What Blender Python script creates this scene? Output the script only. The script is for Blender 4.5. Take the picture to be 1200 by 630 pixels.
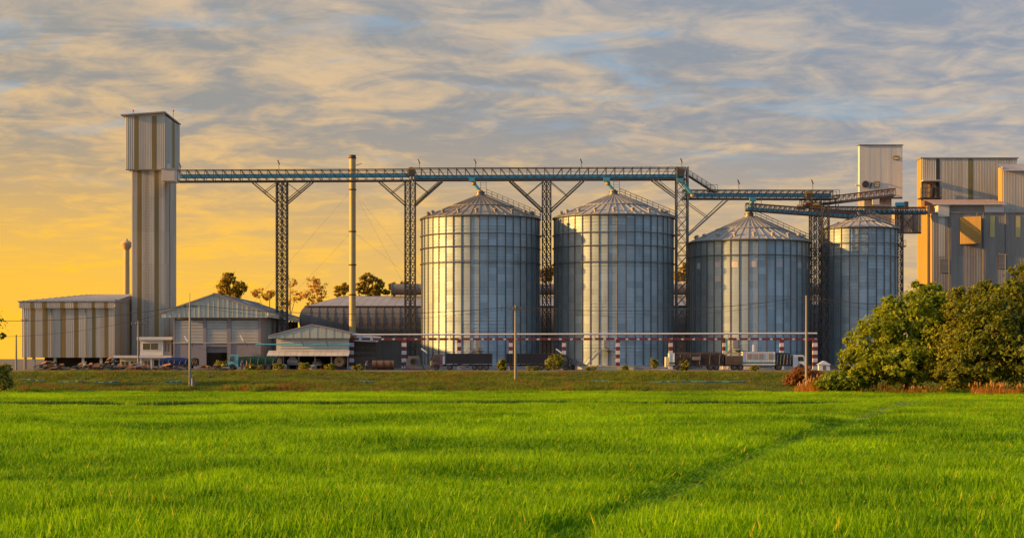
import bpy, bmesh, math, random
import numpy as np
from mathutils import Vector, Matrix, Euler
R = math.radians
random.seed(7); rng = np.random.default_rng(7)
scene = bpy.context.scene
for o in list(bpy.data.objects): bpy.data.objects.remove(o)

# ------------------------------------------------------------------ camera
CAMZ, FPX, HOR = 4.0, 2000.0, 420.0          # eye above the rice tops, focal length in photo pixels, horizon row
cam_d = bpy.data.cameras.new('camera'); cam = bpy.data.objects.new('camera', cam_d)
scene.collection.objects.link(cam)
cam.location = (0, 0, CAMZ); cam.rotation_euler = (R(90), 0, 0)
cam_d.sensor_width = 36; cam_d.lens = FPX / 1200 * 36
cam_d.shift_y = (HOR - 315) / 1200
cam_d.clip_start = 0.5; cam_d.clip_end = 20000
scene.camera = cam

# ------------------------------------------------------------------ sun, sky, exposure
SUN_AZ, SUN_EL = R(-95.5), R(14)             # low sun on the left, a little on the camera's side
SUN = Vector((math.sin(SUN_AZ) * math.cos(SUN_EL), math.cos(SUN_AZ) * math.cos(SUN_EL), math.sin(SUN_EL)))
sd = bpy.data.lights.new('sun', 'SUN'); sd.energy = 5.0; sd.angle = R(0.9); sd.color = (1.0, 0.52, 0.13)
so = bpy.data.objects.new('sun', sd); scene.collection.objects.link(so)
so.rotation_euler = SUN.to_track_quat('Z', 'Y').to_euler()
scene.view_settings.view_transform = 'Standard'; scene.view_settings.look = 'None'
scene.view_settings.exposure = 1.0; scene.view_settings.gamma = 1.0
scene.view_settings.use_curve_mapping = False

W = bpy.data.worlds.new('World'); scene.world = W; W.use_nodes = True
def build_world():
    nt = W.node_tree; nt.nodes.clear(); L = nt.links
    N = nt.nodes.new
    def val(x):
        return x
    def math_(op, a, b=None, clamp=False):
        n = N('ShaderNodeMath'); n.operation = op; n.use_clamp = clamp
        for i, x in enumerate((a, b)):
            if x is None: continue
            if isinstance(x, (int, float)): n.inputs[i].default_value = x
            else: L.new(x, n.inputs[i])
        return n.outputs[0]
    def mix(f, a, b, blend='MIX'):
        n = N('ShaderNodeMix'); n.data_type = 'RGBA'; n.blend_type = blend
        if isinstance(f, (int, float)): n.inputs[0].default_value = f
        else: L.new(f, n.inputs[0])
        for i, x in ((6, a), (7, b)):
            if isinstance(x, tuple): n.inputs[i].default_value = (*x, 1)
            else: L.new(x, n.inputs[i])
        return n.outputs[2]
    def smooth(x, a, b):
        n = N('ShaderNodeMapRange'); n.interpolation_type = 'SMOOTHSTEP'
        L.new(x, n.inputs[0]); n.inputs[1].default_value = a; n.inputs[2].default_value = b
        return n.outputs[0]
    tc = N('ShaderNodeTexCoord'); nrm = N('ShaderNodeVectorMath'); nrm.operation = 'NORMALIZE'
    L.new(tc.outputs['Generated'], nrm.inputs[0]); d = nrm.outputs[0]
    sep = N('ShaderNodeSeparateXYZ'); L.new(d, sep.inputs[0])
    x, y, z = sep.outputs; zc = math_('MAXIMUM', z, 0.0)
    dn = math_('ADD', zc, 0.13)
    u = math_('DIVIDE', x, dn); v = math_('DIVIDE', y, dn)
    cv = N('ShaderNodeCombineXYZ'); L.new(u, cv.inputs[0]); L.new(v, cv.inputs[1])
    def noise(scale, detail, rough, off, sx=1.0, sy=1.0, dist=0.0):
        mp = N('ShaderNodeMapping'); L.new(cv.outputs[0], mp.inputs[0])
        mp.inputs['Location'].default_value = off; mp.inputs['Scale'].default_value = (sx, sy, 1)
        n = N('ShaderNodeTexNoise'); n.noise_dimensions = '2D'; L.new(mp.outputs[0], n.inputs['Vector'])
        n.inputs['Scale'].default_value = scale; n.inputs['Detail'].default_value = detail
        n.inputs['Roughness'].default_value = rough; n.inputs['Distortion'].default_value = dist
        return n.outputs['Fac']
    big = noise(0.9, 4, 0.5, (3.1, 1.7, 0), 0.8, 1.0, 0.3)
    mid = noise(4.4, 8, 0.58, (7.3, 2.2, 0), 1.0, 1.1, 0.5)
    fine = noise(13.0, 6, 0.6, (1.3, 5.2, 0), 1.0, 1.1, 0.4)
    dens = math_('ADD', math_('MULTIPLY', big, 0.34), math_('ADD', math_('MULTIPLY', mid, 0.46), math_('MULTIPLY', fine, 0.20)))
    # nearness to the sun in azimuth: 1 at the left of the view, 0 at the right
    dot = N('ShaderNodeVectorMath'); dot.operation = 'DOT_PRODUCT'
    L.new(d, dot.inputs[0]); dot.inputs[1].default_value = SUN
    az = smooth(dot.outputs['Value'], -0.52, 0.26)
    # clear sky behind the clouds
    sky = N('ShaderNodeTexSky'); sky.sky_type = 'NISHITA'; sky.sun_disc = False
    sky.sun_elevation = SUN_EL; sky.sun_rotation = SUN_AZ % (2 * math.pi)
    sky.dust_density = 2.0; sky.ozone_density = 2.0
    clear = mix(1.0, sky.outputs[0], (0.62, 0.9, 1.22), 'MULTIPLY')
    # clouds: lit peach sides, blue-grey shaded undersides (values are ten times the radiance)
    lit = mix(az, (3.2, 2.7, 2.25), (4.4, 2.95, 1.5))
    shade = mix(az, (1.2, 1.55, 2.1), (1.35, 1.5, 1.6))
    lit = mix(math_('MULTIPLY', smooth(zc, 0.07, 0.21), 0.85), lit, mix(az, (2.6, 2.45, 2.4), (3.1, 2.5, 1.85)))
    lf = smooth(dens, 0.43, 0.69)
    cloud = mix(lf, shade, lit)
    high = smooth(zc, 0.14, 0.5)
    cloud = mix(math_('MULTIPLY', high, 0.6), cloud, (2.7, 3.3, 4.3))
    gap = noise(2.9, 7, 0.58, (11.0, 9.4, 0), 0.7, 1.3, 0.4)
    gm = math_('MULTIPLY', smooth(gap, 0.55, 0.68), smooth(zc, 0.05, 0.16))
    col = mix(math_('MULTIPLY', gm, 0.6), cloud, mix(0.75, clear, (1.35, 2.1, 2.75)))
    # the sky turned away from the sunset is duller and bluer
    anti = smooth(math_('MULTIPLY', y, -1.0), -0.35, 0.45)
    col = mix(math_('MULTIPLY', anti, 0.6), col, (1.5, 2.6, 4.2))
    east = smooth(dot.outputs['Value'], -0.55, -1.0)
    col = mix(math_('MULTIPLY', east, 0.5), col, (1.3, 1.6, 1.75))
    # glow along the horizon, thick air lit by the sun
    e = math_('POWER', 2.718, math_('MULTIPLY', zc, -11.5))
    glow = mix(az, (3.5, 2.45, 1.15), (4.3, 2.45, 0.45))
    hot = mix(az, (4.0, 2.55, 0.95), (5.6, 3.0, 0.12))
    fr = smooth(y, -0.3, 0.5)
    side = math_('MULTIPLY', math_('SUBTRACT', 1.0, east), math_('MAXIMUM', fr, smooth(dot.outputs['Value'], 0.0, 0.4)))
    m1 = math_('MULTIPLY', math_('MULTIPLY', e, side), math_('ADD', 0.55, math_('MULTIPLY', lf, 0.75)), True)
    m1 = math_('MULTIPLY', m1, math_('ADD', 0.60, math_('MULTIPLY', az, 0.5)), True)
    col = mix(m1, col, glow)
    e2 = math_('SUBTRACT', 1.0, smooth(zc, 0.02, 0.145))
    hb = math_('MULTIPLY', math_('MULTIPLY', e2, side), math_('ADD', 0.50, math_('MULTIPLY', az, 0.62)), True)
    col = mix(math_('MULTIPLY', hb, math_('ADD', 0.84, math_('MULTIPLY', lf, 0.3)), True), col, hot)
    # light scattered round the low sun itself
    sg = math_('POWER', math_('MAXIMUM', dot.outputs['Value'], 0.0), 9.0)
    col = mix(math_('MULTIPLY', sg, 0.7), col, (13.0, 7.2, 1.7))
    bg = N('ShaderNodeBackground'); L.new(col, bg.inputs[0]); bg.inputs[1].default_value = 0.1
    out = N('ShaderNodeOutputWorld'); L.new(bg.outputs[0], out.inputs[0])
build_world()
scene.render.engine = 'CYCLES'
scene.cycles.max_bounces = 6; scene.cycles.transparent_max_bounces = 8

# ------------------------------------------------------------------ helpers
C = scene.collection
ORG = {}                                     # world origin of every thing (children share it)
YARD = 2.0                                   # yard level; rice tops are at z = 0
def P(px, py, D): return Vector(((px - 600) * D / FPX, D, CAMZ - (py - HOR) * D / FPX))
def X(px, D): return (px - 600) * D / FPX
def Z(py, D): return CAMZ - (py - HOR) * D / FPX

class MB:
    def __init__(s): s.v = []; s.f = []
    def add(s, vs, fs):
        b = len(s.v); s.v += [tuple(p) for p in vs]; s.f += [tuple(i + b for i in f) for f in fs]; return s
    def box(s, x0, x1, y0, y1, z0, z1):
        return s.add([(x0,y0,z0),(x1,y0,z0),(x1,y1,z0),(x0,y1,z0),(x0,y0,z1),(x1,y0,z1),(x1,y1,z1),(x0,y1,z1)],
              [(0,3,2,1),(4,5,6,7),(0,1,5,4),(1,2,6,5),(2,3,7,6),(3,0,4,7)])
    def bar(s, p, q, w, h=None):
        p, q = Vector(p), Vector(q); h = h or w; d = (q - p)
        if d.length < 1e-6: return s
        d.normalize(); up = Vector((0,0,1)) if abs(d.z) < 0.95 else Vector((0,1,0))
        a = d.cross(up).normalized() * w / 2; b = a.cross(d).normalized() * h / 2
        vs = [p-a-b, p+a-b, p+a+b, p-a+b, q-a-b, q+a-b, q+a+b, q-a+b]
        return s.add(vs, [(0,3,2,1),(4,5,6,7),(0,1,5,4),(1,2,6,5),(2,3,7,6),(3,0,4,7)])
    def tube(s, p, q, r, n=8, r2=None, caps=True):
        p, q = Vector(p), Vector(q); r2 = r if r2 is None else r2; d = (q - p).normalized()
        up = Vector((0,0,1)) if abs(d.z) < 0.95 else Vector((0,1,0))
        a = d.cross(up).normalized(); b = a.cross(d).normalized()
        vs = []
        for c, rr in ((p, r), (q, r2)):
            for k in range(n):
                t = 2*math.pi*k/n; vs.append(c + a*(rr*math.cos(t)) + b*(rr*math.sin(t)))
        fs = [(k, (k+1) % n, n+(k+1) % n, n+k) for k in range(n)]
        if caps: fs += [tuple(range(n-1,-1,-1)), tuple(range(n, 2*n))]
        return s.add(vs, fs)
    def path(s, pts, r, n=6):
        for a, b in zip(pts[:-1], pts[1:]): s.tube(a, b, r, n)
        return s
    def lathe(s, prof, n=24, c=(0,0,0), a0=0.0, a1=2*math.pi):
        full = abs(a1 - a0 - 2*math.pi) < 1e-6; m = n if full else n + 1; vs = []
        for (r, z) in prof:
            for k in range(m):
                t = a0 + (a1 - a0) * k / n
                vs.append((c[0]+r*math.cos(t), c[1]+r*math.sin(t), c[2]+z))
        fs = []
        for i in range(len(prof)-1):
            for k in range(n):
                k2 = (k+1) % m
                fs.append((i*m+k, i*m+k2, (i+1)*m+k2, (i+1)*m+k))
        return s.add(vs, fs)
    def prism(s, pts, y0, y1):                # pts (x, z) outline, extruded along y
        n = len(pts); vs = [(x, y0, z) for x, z in pts] + [(x, y1, z) for x, z in pts]
        fs = [tuple(range(n)), tuple(range(2*n-1, n-1, -1))] + [((k+1) % n, k, n+k, n+(k+1) % n) for k in range(n)]
        return s.add(vs, fs)
    def mesh(s, name, smooth=False):
        me = bpy.data.meshes.new(name); me.from_pydata(s.v, [], s.f); me.update()
        bm = bmesh.new(); bm.from_mesh(me); bmesh.ops.recalc_face_normals(bm, faces=bm.faces); bm.to_mesh(me); bm.free()
        if smooth:
            me.shade_smooth()
            try: me.set_sharp_from_angle(angle=R(40))
            except Exception: pass
        return me
    def build(s, name, mat, parent=None, smooth=False):
        if parent is not None:
            o = ORG[parent.name]; s.v = [(a-o[0], b-o[1], c-o[2]) for a, b, c in s.v]
        me = s.mesh(name, smooth); me.materials.append(mat)
        ob = bpy.data.objects.new(name, me); C.objects.link(ob)
        if parent is not None: ob.parent = parent; ORG[ob.name] = ORG[parent.name]
        else: ORG[ob.name] = (0, 0, 0)
        return ob

def tag(o, label, cat, group=None):
    o['label'] = label; o['category'] = cat
    if group: o['group'] = group
    return o
def thing(name, label, cat, loc, group=None):
    o = bpy.data.objects.new(name, None); C.objects.link(o); o.location = loc; o.empty_display_size = 0.5
    ORG[o.name] = tuple(loc); return tag(o, label, cat, group)
def piece(name, me, parent, loc, rot=(0,0,0), scale=(1,1,1)):
    ob = bpy.data.objects.new(name, me); C.objects.link(ob); ob.parent = parent
    og = ORG[parent.name]; ob.location = (loc[0]-og[0], loc[1]-og[1], loc[2]-og[2])
    ob.rotation_euler = rot; ob.scale = scale; ORG[ob.name] = tuple(loc); return ob
def M1(mb, name, mat, smooth=False):
    me = mb.mesh(name, smooth); me.materials.append(mat); return me

# ------------------------------------------------------------------ materials
def mat(name, col, rough=0.6, metal=0.0, var=0.15, nscale=0.8, streak=0.0, rnd=0.10, bump=0.0, bscale=8.0, tint=None, spec=0.5, wave=0.0):
    m = bpy.data.materials.new(name); m.use_nodes = True; nt = m.node_tree; L = nt.links
    b = nt.nodes['Principled BSDF']; b.inputs['Roughness'].default_value = rough; b.inputs['Metallic'].default_value = metal
    b.inputs['Specular IOR Level'].default_value = spec
    g = nt.nodes.new('ShaderNodeNewGeometry')
    mp = nt.nodes.new('ShaderNodeMapping'); L.new(g.outputs['Position'], mp.inputs[0])
    mp.inputs['Scale'].default_value = (1, 1, 0.12) if streak else (1, 1, 1)
    n = nt.nodes.new('ShaderNodeTexNoise'); L.new(mp.outputs[0], n.inputs['Vector'])
    n.inputs['Scale'].default_value = nscale; n.inputs['Detail'].default_value = 6; n.inputs['Roughness'].default_value = 0.62
    oi = nt.nodes.new('ShaderNodeObjectInfo')
    a = nt.nodes.new('ShaderNodeMapRange'); L.new(n.outputs['Fac'], a.inputs[0])
    a.inputs[1].default_value = 0.28; a.inputs[2].default_value = 0.72
    a.inputs[3].default_value = 1 - var; a.inputs[4].default_value = 1 + var
    r = nt.nodes.new('ShaderNodeMapRange'); L.new(oi.outputs['Random'], r.inputs[0])
    r.inputs[3].default_value = 1 - rnd; r.inputs[4].default_value = 1 + rnd
    mu = nt.nodes.new('ShaderNodeMath'); mu.operation = 'MULTIPLY'; L.new(a.outputs[0], mu.inputs[0]); L.new(r.outputs[0], mu.inputs[1])
    vm = nt.nodes.new('ShaderNodeVectorMath'); vm.operation = 'SCALE'; vm.inputs[0].default_value = col; L.new(mu.outputs[0], vm.inputs['Scale'])
    c = vm.outputs[0]
    if tint:                                  # rust, dirt: blotches with a shape of their own
        n2 = nt.nodes.new('ShaderNodeTexNoise'); L.new(mp.outputs[0], n2.inputs['Vector'])
        n2.inputs['Scale'].default_value = nscale * 1.7; n2.inputs['Detail'].default_value = 8; n2.inputs['Roughness'].default_value = 0.7
        rr = nt.nodes.new('ShaderNodeMapRange'); L.new(n2.outputs['Fac'], rr.inputs[0])
        rr.inputs[1].default_value = tint[1]; rr.inputs[2].default_value = tint[1] + 0.16
        rr.inputs[4].default_value = tint[2]
        mx = nt.nodes.new('ShaderNodeMix'); mx.data_type = 'RGBA'; L.new(rr.outputs[0], mx.inputs[0])
        L.new(c, mx.inputs[6]); mx.inputs[7].default_value = (*tint[0], 1); c = mx.outputs[2]
    L.new(c, b.inputs['Base Color'])
    if bump or wave:
        bp = nt.nodes.new('ShaderNodeBump'); bp.inputs['Strength'].default_value = 1.0
        if wave:
            wv = nt.nodes.new('ShaderNodeTexWave'); wv.bands_direction = 'Z'; wv.inputs['Scale'].default_value = 2.4
            wv.inputs['Distortion'].default_value = 0.0
            L.new(g.outputs['Position'], wv.inputs['Vector']); L.new(wv.outputs['Fac'], bp.inputs['Height'])
            bp.inputs['Distance'].default_value = wave
        else:
            n3 = nt.nodes.new('ShaderNodeTexNoise'); L.new(g.outputs['Position'], n3.inputs['Vector'])
            n3.inputs['Scale'].default_value = bscale; n3.inputs['Detail'].default_value = 5
            L.new(n3.outputs['Fac'], bp.inputs['Height']); bp.inputs['Distance'].default_value = bump
        L.new(bp.outputs[0], b.inputs['Normal'])
    return m

def leafmat(name, c0, c1, trans=0.45, pscale=0.05, pvar=0.25, dry=None, rough=0.5, thru=(1.5, 1.35, 0.6), spec=0.3):
    m = bpy.data.materials.new(name); m.use_nodes = True; nt = m.node_tree; L = nt.links; nt.nodes.clear()
    at = nt.nodes.new('ShaderNodeAttribute'); at.attribute_name = 'tone'
    oi = nt.nodes.new('ShaderNodeObjectInfo'); g = nt.nodes.new('ShaderNodeNewGeometry')
    n = nt.nodes.new('ShaderNodeTexNoise'); L.new(g.outputs['Position'], n.inputs['Vector'])
    n.inputs['Scale'].default_value = pscale; n.inputs['Detail'].default_value = 4
    def mth(op, a, b, cl=False):
        k = nt.nodes.new('ShaderNodeMath'); k.operation = op; k.use_clamp = cl
        for i, x in enumerate((a, b)):
            if isinstance(x, (int, float)): k.inputs[i].default_value = x
            else: L.new(x, k.inputs[i])
        return k.outputs[0]
    t = mth('ADD', mth('MULTIPLY', at.outputs['Fac'], 0.6), mth('MULTIPLY', oi.outputs['Random'], 0.25))
    t = mth('ADD', t, mth('MULTIPLY', mth('SUBTRACT', n.outputs['Fac'], 0.42), pvar * 4), True)
    mx = nt.nodes.new('ShaderNodeMix'); mx.data_type = 'RGBA'; L.new(t, mx.inputs[0])
    mx.inputs[6].default_value = (*c0, 1); mx.inputs[7].default_value = (*c1, 1); c = mx.outputs[2]
    if dry:
        k = nt.nodes.new('ShaderNodeMapRange'); L.new(at.outputs['Fac'], k.inputs[0]); k.inputs[1].default_value = dry[1]; k.inputs[2].default_value = dry[1] + 0.02
        m2 = nt.nodes.new('ShaderNodeMix'); m2.data_type = 'RGBA'; L.new(k.outputs[0], m2.inputs[0]); L.new(c, m2.inputs[6]); m2.inputs[7].default_value = (*dry[0], 1); c = m2.outputs[2]
    d = nt.nodes.new('ShaderNodeBsdfPrincipled'); L.new(c, d.inputs['Base Color']); d.inputs['Roughness'].default_value = rough
    d.inputs['Specular IOR Level'].default_value = spec
    tr = nt.nodes.new('ShaderNodeBsdfTranslucent'); 
    sc = nt.nodes.new('ShaderNodeMix'); sc.data_type = 'RGBA'; sc.blend_type = 'MULTIPLY'; sc.inputs[0].default_value = 1
    L.new(c, sc.inputs[6]); sc.inputs[7].default_value = (*thru, 1); L.new(sc.outputs[2], tr.inputs[0])
    ms = nt.nodes.new('ShaderNodeMixShader'); ms.inputs[0].default_value = trans
    L.new(d.outputs[0], ms.inputs[1]); L.new(tr.outputs[0], ms.inputs[2])
    o = nt.nodes.new('ShaderNodeOutputMaterial'); L.new(ms.outputs[0], o.inputs[0]); return m

def silo_mat(name, col, rough):
    """galvanised sheet: one tone for each panel, fine corrugation"""
    m = mat(name, col, rough, 0.92, 0.10, 0.5, 1, 0.05, wave=0.030, tint=((0.20, 0.16, 0.11), 0.56, 0.5))
    nt = m.node_tree; L = nt.links; b = nt.nodes['Principled BSDF']
    src = b.inputs['Base Color'].links[0].from_socket
    g = nt.nodes.new('ShaderNodeNewGeometry'); sp = nt.nodes.new('ShaderNodeSeparateXYZ'); L.new(g.outputs['Position'], sp.inputs[0])
    dv = nt.nodes.new('ShaderNodeMath'); dv.operation = 'MULTIPLY_ADD'; L.new(sp.outputs[2], dv.inputs[0]); dv.inputs[1].default_value = 1/1.318; dv.inputs[2].default_value = -2.0/1.318 - 0.6
    fl = nt.nodes.new('ShaderNodeMath'); fl.operation = 'FLOOR'; L.new(dv.outputs[0], fl.inputs[0])
    oi = nt.nodes.new('ShaderNodeObjectInfo'); cb = nt.nodes.new('ShaderNodeCombineXYZ'); L.new(fl.outputs[0], cb.inputs[0]); L.new(oi.outputs['Random'], cb.inputs[1])
    wn = nt.nodes.new('ShaderNodeTexWhiteNoise'); wn.noise_dimensions = '2D'; L.new(cb.outputs[0], wn.inputs['Vector'])
    mr = nt.nodes.new('ShaderNodeMapRange'); L.new(wn.outputs['Value'], mr.inputs[0]); mr.inputs[3].default_value = 0.84; mr.inputs[4].default_value = 1.08
    vm = nt.nodes.new('ShaderNodeVectorMath'); vm.operation = 'SCALE'; L.new(src, vm.inputs[0]); L.new(mr.outputs[0], vm.inputs['Scale'])
    L.new(vm.outputs[0], b.inputs['Base Color'])
    m2 = nt.nodes.new('ShaderNodeMapRange'); L.new(wn.outputs['Value'], m2.inputs[0]); m2.inputs[3].default_value = rough + 0.05; m2.inputs[4].default_value = rough - 0.04
    L.new(m2.outputs[0], b.inputs['Roughness'])
    return m

sheet_grey = mat('sheet_grey', (0.46, 0.42, 0.34), 0.5, 0.0, 0.14, 0.5, 1, 0.10, tint=((0.24, 0.20, 0.15), 0.60, 0.5))
sheet_light = mat('sheet_light', (0.48, 0.44, 0.37), 0.5, 0.0, 0.12, 0.5, 1, 0.08, tint=((0.30, 0.26, 0.20), 0.62, 0.4))
sheet_mustard = mat('sheet_mustard', (0.30, 0.20, 0.055), 0.5, 0.0, 0.14, 0.5, 1, 0.10)
sheet_white = mat('sheet_white', (0.54, 0.52, 0.45), 0.5, 0.0, 0.10, 0.5, 1, 0.05, tint=((0.30, 0.24, 0.18), 0.62, 0.4))
sheet_pale_green = mat('sheet_pale_green', (0.42, 0.44, 0.36), 0.5, 0.0, 0.10, 0.5, 1, 0.05)
sheet_dull = mat('sheet_dull', (0.28, 0.25, 0.21), 0.55, 0.0, 0.2, 0.4, 1, 0.10, tint=((0.16, 0.13, 0.11), 0.55, 0.6))
sheet_yellow = mat('sheet_yellow_panel', (0.50, 0.42, 0.14), 0.4, 0.0, 0.15, 0.5, 1, 0.05)
roof_tin = mat('roof_tin', (0.30, 0.27, 0.25), 0.5, 0.25, 0.2, 0.3, 0, 0.06, tint=((0.22, 0.14, 0.09), 0.58, 0.6))
sheet_sunlit = mat('sheet_sunlit', (0.46, 0.29, 0.07), 0.5, 0.0, 0.14, 0.5, 1, 0.10)  # orange sunlight on the mill's left faces put into the sheet colour
roof_rust = mat('roof_rust', (0.30, 0.19, 0.13), 0.7, 0.0, 0.3, 0.8, 0, 0.10, tint=((0.45, 0.42, 0.38), 0.55, 0.7))
vault_tin = mat('vault_tin', (0.17, 0.145, 0.125), 0.55, 0.2, 0.15, 0.3, 0, 0.10, tint=((0.18, 0.13, 0.10), 0.6, 0.5))
vault_roof = mat('vault_roof', (0.27, 0.23, 0.20), 0.5, 0.2, 0.15, 0.3, 0, 0.06, tint=((0.2, 0.13, 0.09), 0.6, 0.5))
wall_purple = mat('wall_purple_grey', (0.22, 0.21, 0.23), 0.8, 0, 0.12, 0.6, 1, 0.03)
concrete = mat('concrete', (0.34, 0.32, 0.29), 0.9, 0, 0.2, 0.6, 1, 0.04)
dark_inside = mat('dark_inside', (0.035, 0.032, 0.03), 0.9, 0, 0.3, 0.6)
silo_a = silo_mat('silo_sheet', (0.45, 0.54, 0.56), 0.52)
silo_roof = mat('silo_roof_sheet', (0.21, 0.185, 0.15), 0.55, 0.15, 0.15, 0.5, 0, 0.05, tint=((0.26, 0.20, 0.14), 0.58, 0.5))
silo_roof_pale = mat('silo_roof_sheet_pale', (0.30, 0.285, 0.255), 0.55, 0.15, 0.15, 0.5, 0, 0.04, tint=((0.30, 0.25, 0.2), 0.62, 0.4))
silo_rib = mat('silo_stiffener', (0.15, 0.145, 0.135), 0.5, 0.6, 0.15, 0.5, 0, 0.2, tint=((0.14, 0.09, 0.06), 0.55, 0.5))
patch_mat = mat('patch_sheet', (0.50, 0.48, 0.46), 0.55, 0.15, 0.08, 1, 0, 0.08)
steel_dark = mat('painted_steel', (0.055, 0.048, 0.042), 0.55, 0.2, 0.25, 1.0, 0, 0.15, tint=((0.20, 0.10, 0.05), 0.56, 0.7))
steel_grey = mat('grey_steel', (0.15, 0.145, 0.14), 0.5, 0.3, 0.2, 1.0, 0, 0.15, tint=((0.17, 0.09, 0.05), 0.6, 0.6))
teal = mat('teal_paint', (0.05, 0.27, 0.36), 0.45, 0, 0.18, 1.0, 0, 0.1, tint=((0.10, 0.09, 0.07), 0.62, 0.5))
teal_light = mat('teal_light', (0.10, 0.40, 0.44), 0.45, 0, 0.15, 1.0, 0, 0.1)
yellow_paint = mat('yellow_paint', (0.26, 0.16, 0.03), 0.5, 0, 0.2, 1.0, 0, 0.1)
red_paint = mat('red_paint', (0.16, 0.022, 0.022), 0.5, 0, 0.2, 1.0, 0, 0.1)
white_paint = mat('white_paint', (0.58, 0.57, 0.54), 0.5, 0, 0.12, 1.0, 0, 0.05, tint=((0.35, 0.28, 0.2), 0.62, 0.4))
rail_red = mat('rail_red', (0.22, 0.07, 0.05), 0.5, 0, 0.2, 1.0, 0, 0.1)
chimney_m = mat('chimney_ochre', (0.42, 0.30, 0.12), 0.5, 0.1, 0.2, 0.5, 1, 0.05)
beige_backlit = mat('beige_backlit', (0.52, 0.33, 0.14), 0.7, 0, 0.15, 0.5, 1, 0.03)  # water tower's orange backlight put into the colour; drum face shares it
glass = mat('window_glass', (0.05, 0.055, 0.05), 0.12, 0, 0.2, 1.0, 0, 0.3, spec=0.8)
tyre_m = mat('tyre', (0.022, 0.022, 0.022), 0.85, 0, 0.2, 3)
cont_m = mat('container_plum', (0.022, 0.018, 0.024), 0.6, 0, 0.2, 0.6, 1, 0.1)
tarp_blue = mat('tarp_blue', (0.012, 0.03, 0.11), 0.6, 0, 0.25, 0.7, 0, 0.1, bump=0.05, bscale=1.5, spec=0.12)
tarp_green = mat('tarp_green', (0.012, 0.05, 0.035), 0.65, 0, 0.25, 0.7, 0, 0.1, bump=0.05, bscale=1.5, spec=0.12)
tarp_brown = mat('tarp_brown', (0.045, 0.034, 0.03), 0.75, 0, 0.25, 0.7, 0, 0.1, bump=0.06, bscale=1.5, spec=0.12)
tarp_dark = mat('tarp_dark', (0.03, 0.045, 0.055), 0.65, 0, 0.25, 0.7, 0, 0.1, bump=0.05, bscale=1.5, spec=0.12)
cab_cyan = mat('cab_cyan', (0.14, 0.40, 0.46), 0.35, 0, 0.1, 1)
cab_white = mat('cab_white', (0.68, 0.68, 0.68), 0.35, 0, 0.08, 1)
cab_pink = mat('cab_maroon', (0.14, 0.06, 0.065), 0.4, 0, 0.1, 1)
stripe_green = mat('stripe_green', (0.02, 0.16, 0.06), 0.5, 0, 0.1, 1)
rust = mat('rust', (0.14, 0.065, 0.032), 0.8, 0.1, 0.3, 1.2, 0, 0.25)
rust_orange = mat('scrap_orange', (0.30, 0.13, 0.03), 0.7, 0, 0.3, 1.5, 0, 0.3)
wood = mat('weathered_wood', (0.12, 0.085, 0.055), 0.85, 0, 0.3, 1.5, 0, 0.3)
sack = mat('sack_cloth', (0.30, 0.26, 0.20), 0.85, 0, 0.15, 2, 0, 0.3)
blue_pl = mat('blue_plastic', (0.02, 0.17, 0.22), 0.45, 0, 0.2, 1.0, 0, 0.2)
pole_m = mat('pole_concrete', (0.25, 0.22, 0.17), 0.85, 0, 0.2, 0.6, 1, 0.08)
wire_m = mat('wire', (0.05, 0.045, 0.04), 0.6)
lamp_m = mat('lamp_white', (0.82, 0.82, 0.80), 0.35, 0, 0.05, 1)
low_wall_m = mat('low_wall_cream', (0.60, 0.52, 0.30), 0.85, 0, 0.12, 0.6, 0, 0.06, tint=((0.28, 0.22, 0.14), 0.6, 0.5))
bark = mat('bark', (0.09, 0.065, 0.045), 0.9, 0, 0.3, 2, 1, 0.15)
skin_m = mat('skin', (0.32, 0.18, 0.11), 0.6, 0, 0.05, 3)
hair_m = mat('hair', (0.015, 0.012, 0.01), 0.6, 0, 0.1, 3)
shirt_blue = mat('shirt_blue', (0.04, 0.10, 0.34), 0.8, 0, 0.1, 3)
shirt_red = mat('shirt_red', (0.36, 0.06, 0.05), 0.8, 0, 0.1, 3)
shirt_yel = mat('shirt_yellow', (0.42, 0.40, 0.05), 0.8, 0, 0.1, 3)
trousers_m = mat('trousers_navy', (0.02, 0.025, 0.05), 0.8, 0, 0.1, 3)
red_light = mat('beacon_red', (0.5, 0.04, 0.02), 0.4, 0, 0.05, 1)

# ------------------------------------------------------------------ setting: field, bank, yard
def vnoise(x, y, s, seed=0):
    """smooth value noise 0..1"""
    r = np.random.default_rng(seed).random((64, 64)); x = np.asarray(x) / s; y = np.asarray(y) / s
    xi = np.floor(x).astype(int); yi = np.floor(y).astype(int); fx = x - xi; fy = y - yi
    fx = fx*fx*(3-2*fx); fy = fy*fy*(3-2*fy); g = lambda a, b: r[a % 64, b % 64]
    return (g(xi, yi)*(1-fx)+g(xi+1, yi)*fx)*(1-fy)+(g(xi, yi+1)*(1-fx)+g(xi+1, yi+1)*fx)*fy
FIELD_Z, BANK0, BANK1 = -0.42, 217.0, 241.0
soil = mat('wet_soil', (0.045, 0.042, 0.024), 0.8, 0, 0.35, 0.4, 0, 0, bump=0.03)
bank_soil = mat('bank_soil', (0.05, 0.065, 0.02), 0.95, 0, 0.4, 0.25, 0, 0, bump=0.08, bscale=1.2, tint=((0.10, 0.065, 0.03), 0.58, 0.6))
yard_m = mat('yard_dirt', (0.11, 0.09, 0.06), 0.95, 0, 0.3, 0.15, 0, 0, bump=0.04, tint=((0.09, 0.08, 0.04), 0.55, 0.7))
def structure(o): o['kind'] = 'structure'; return o
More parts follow.
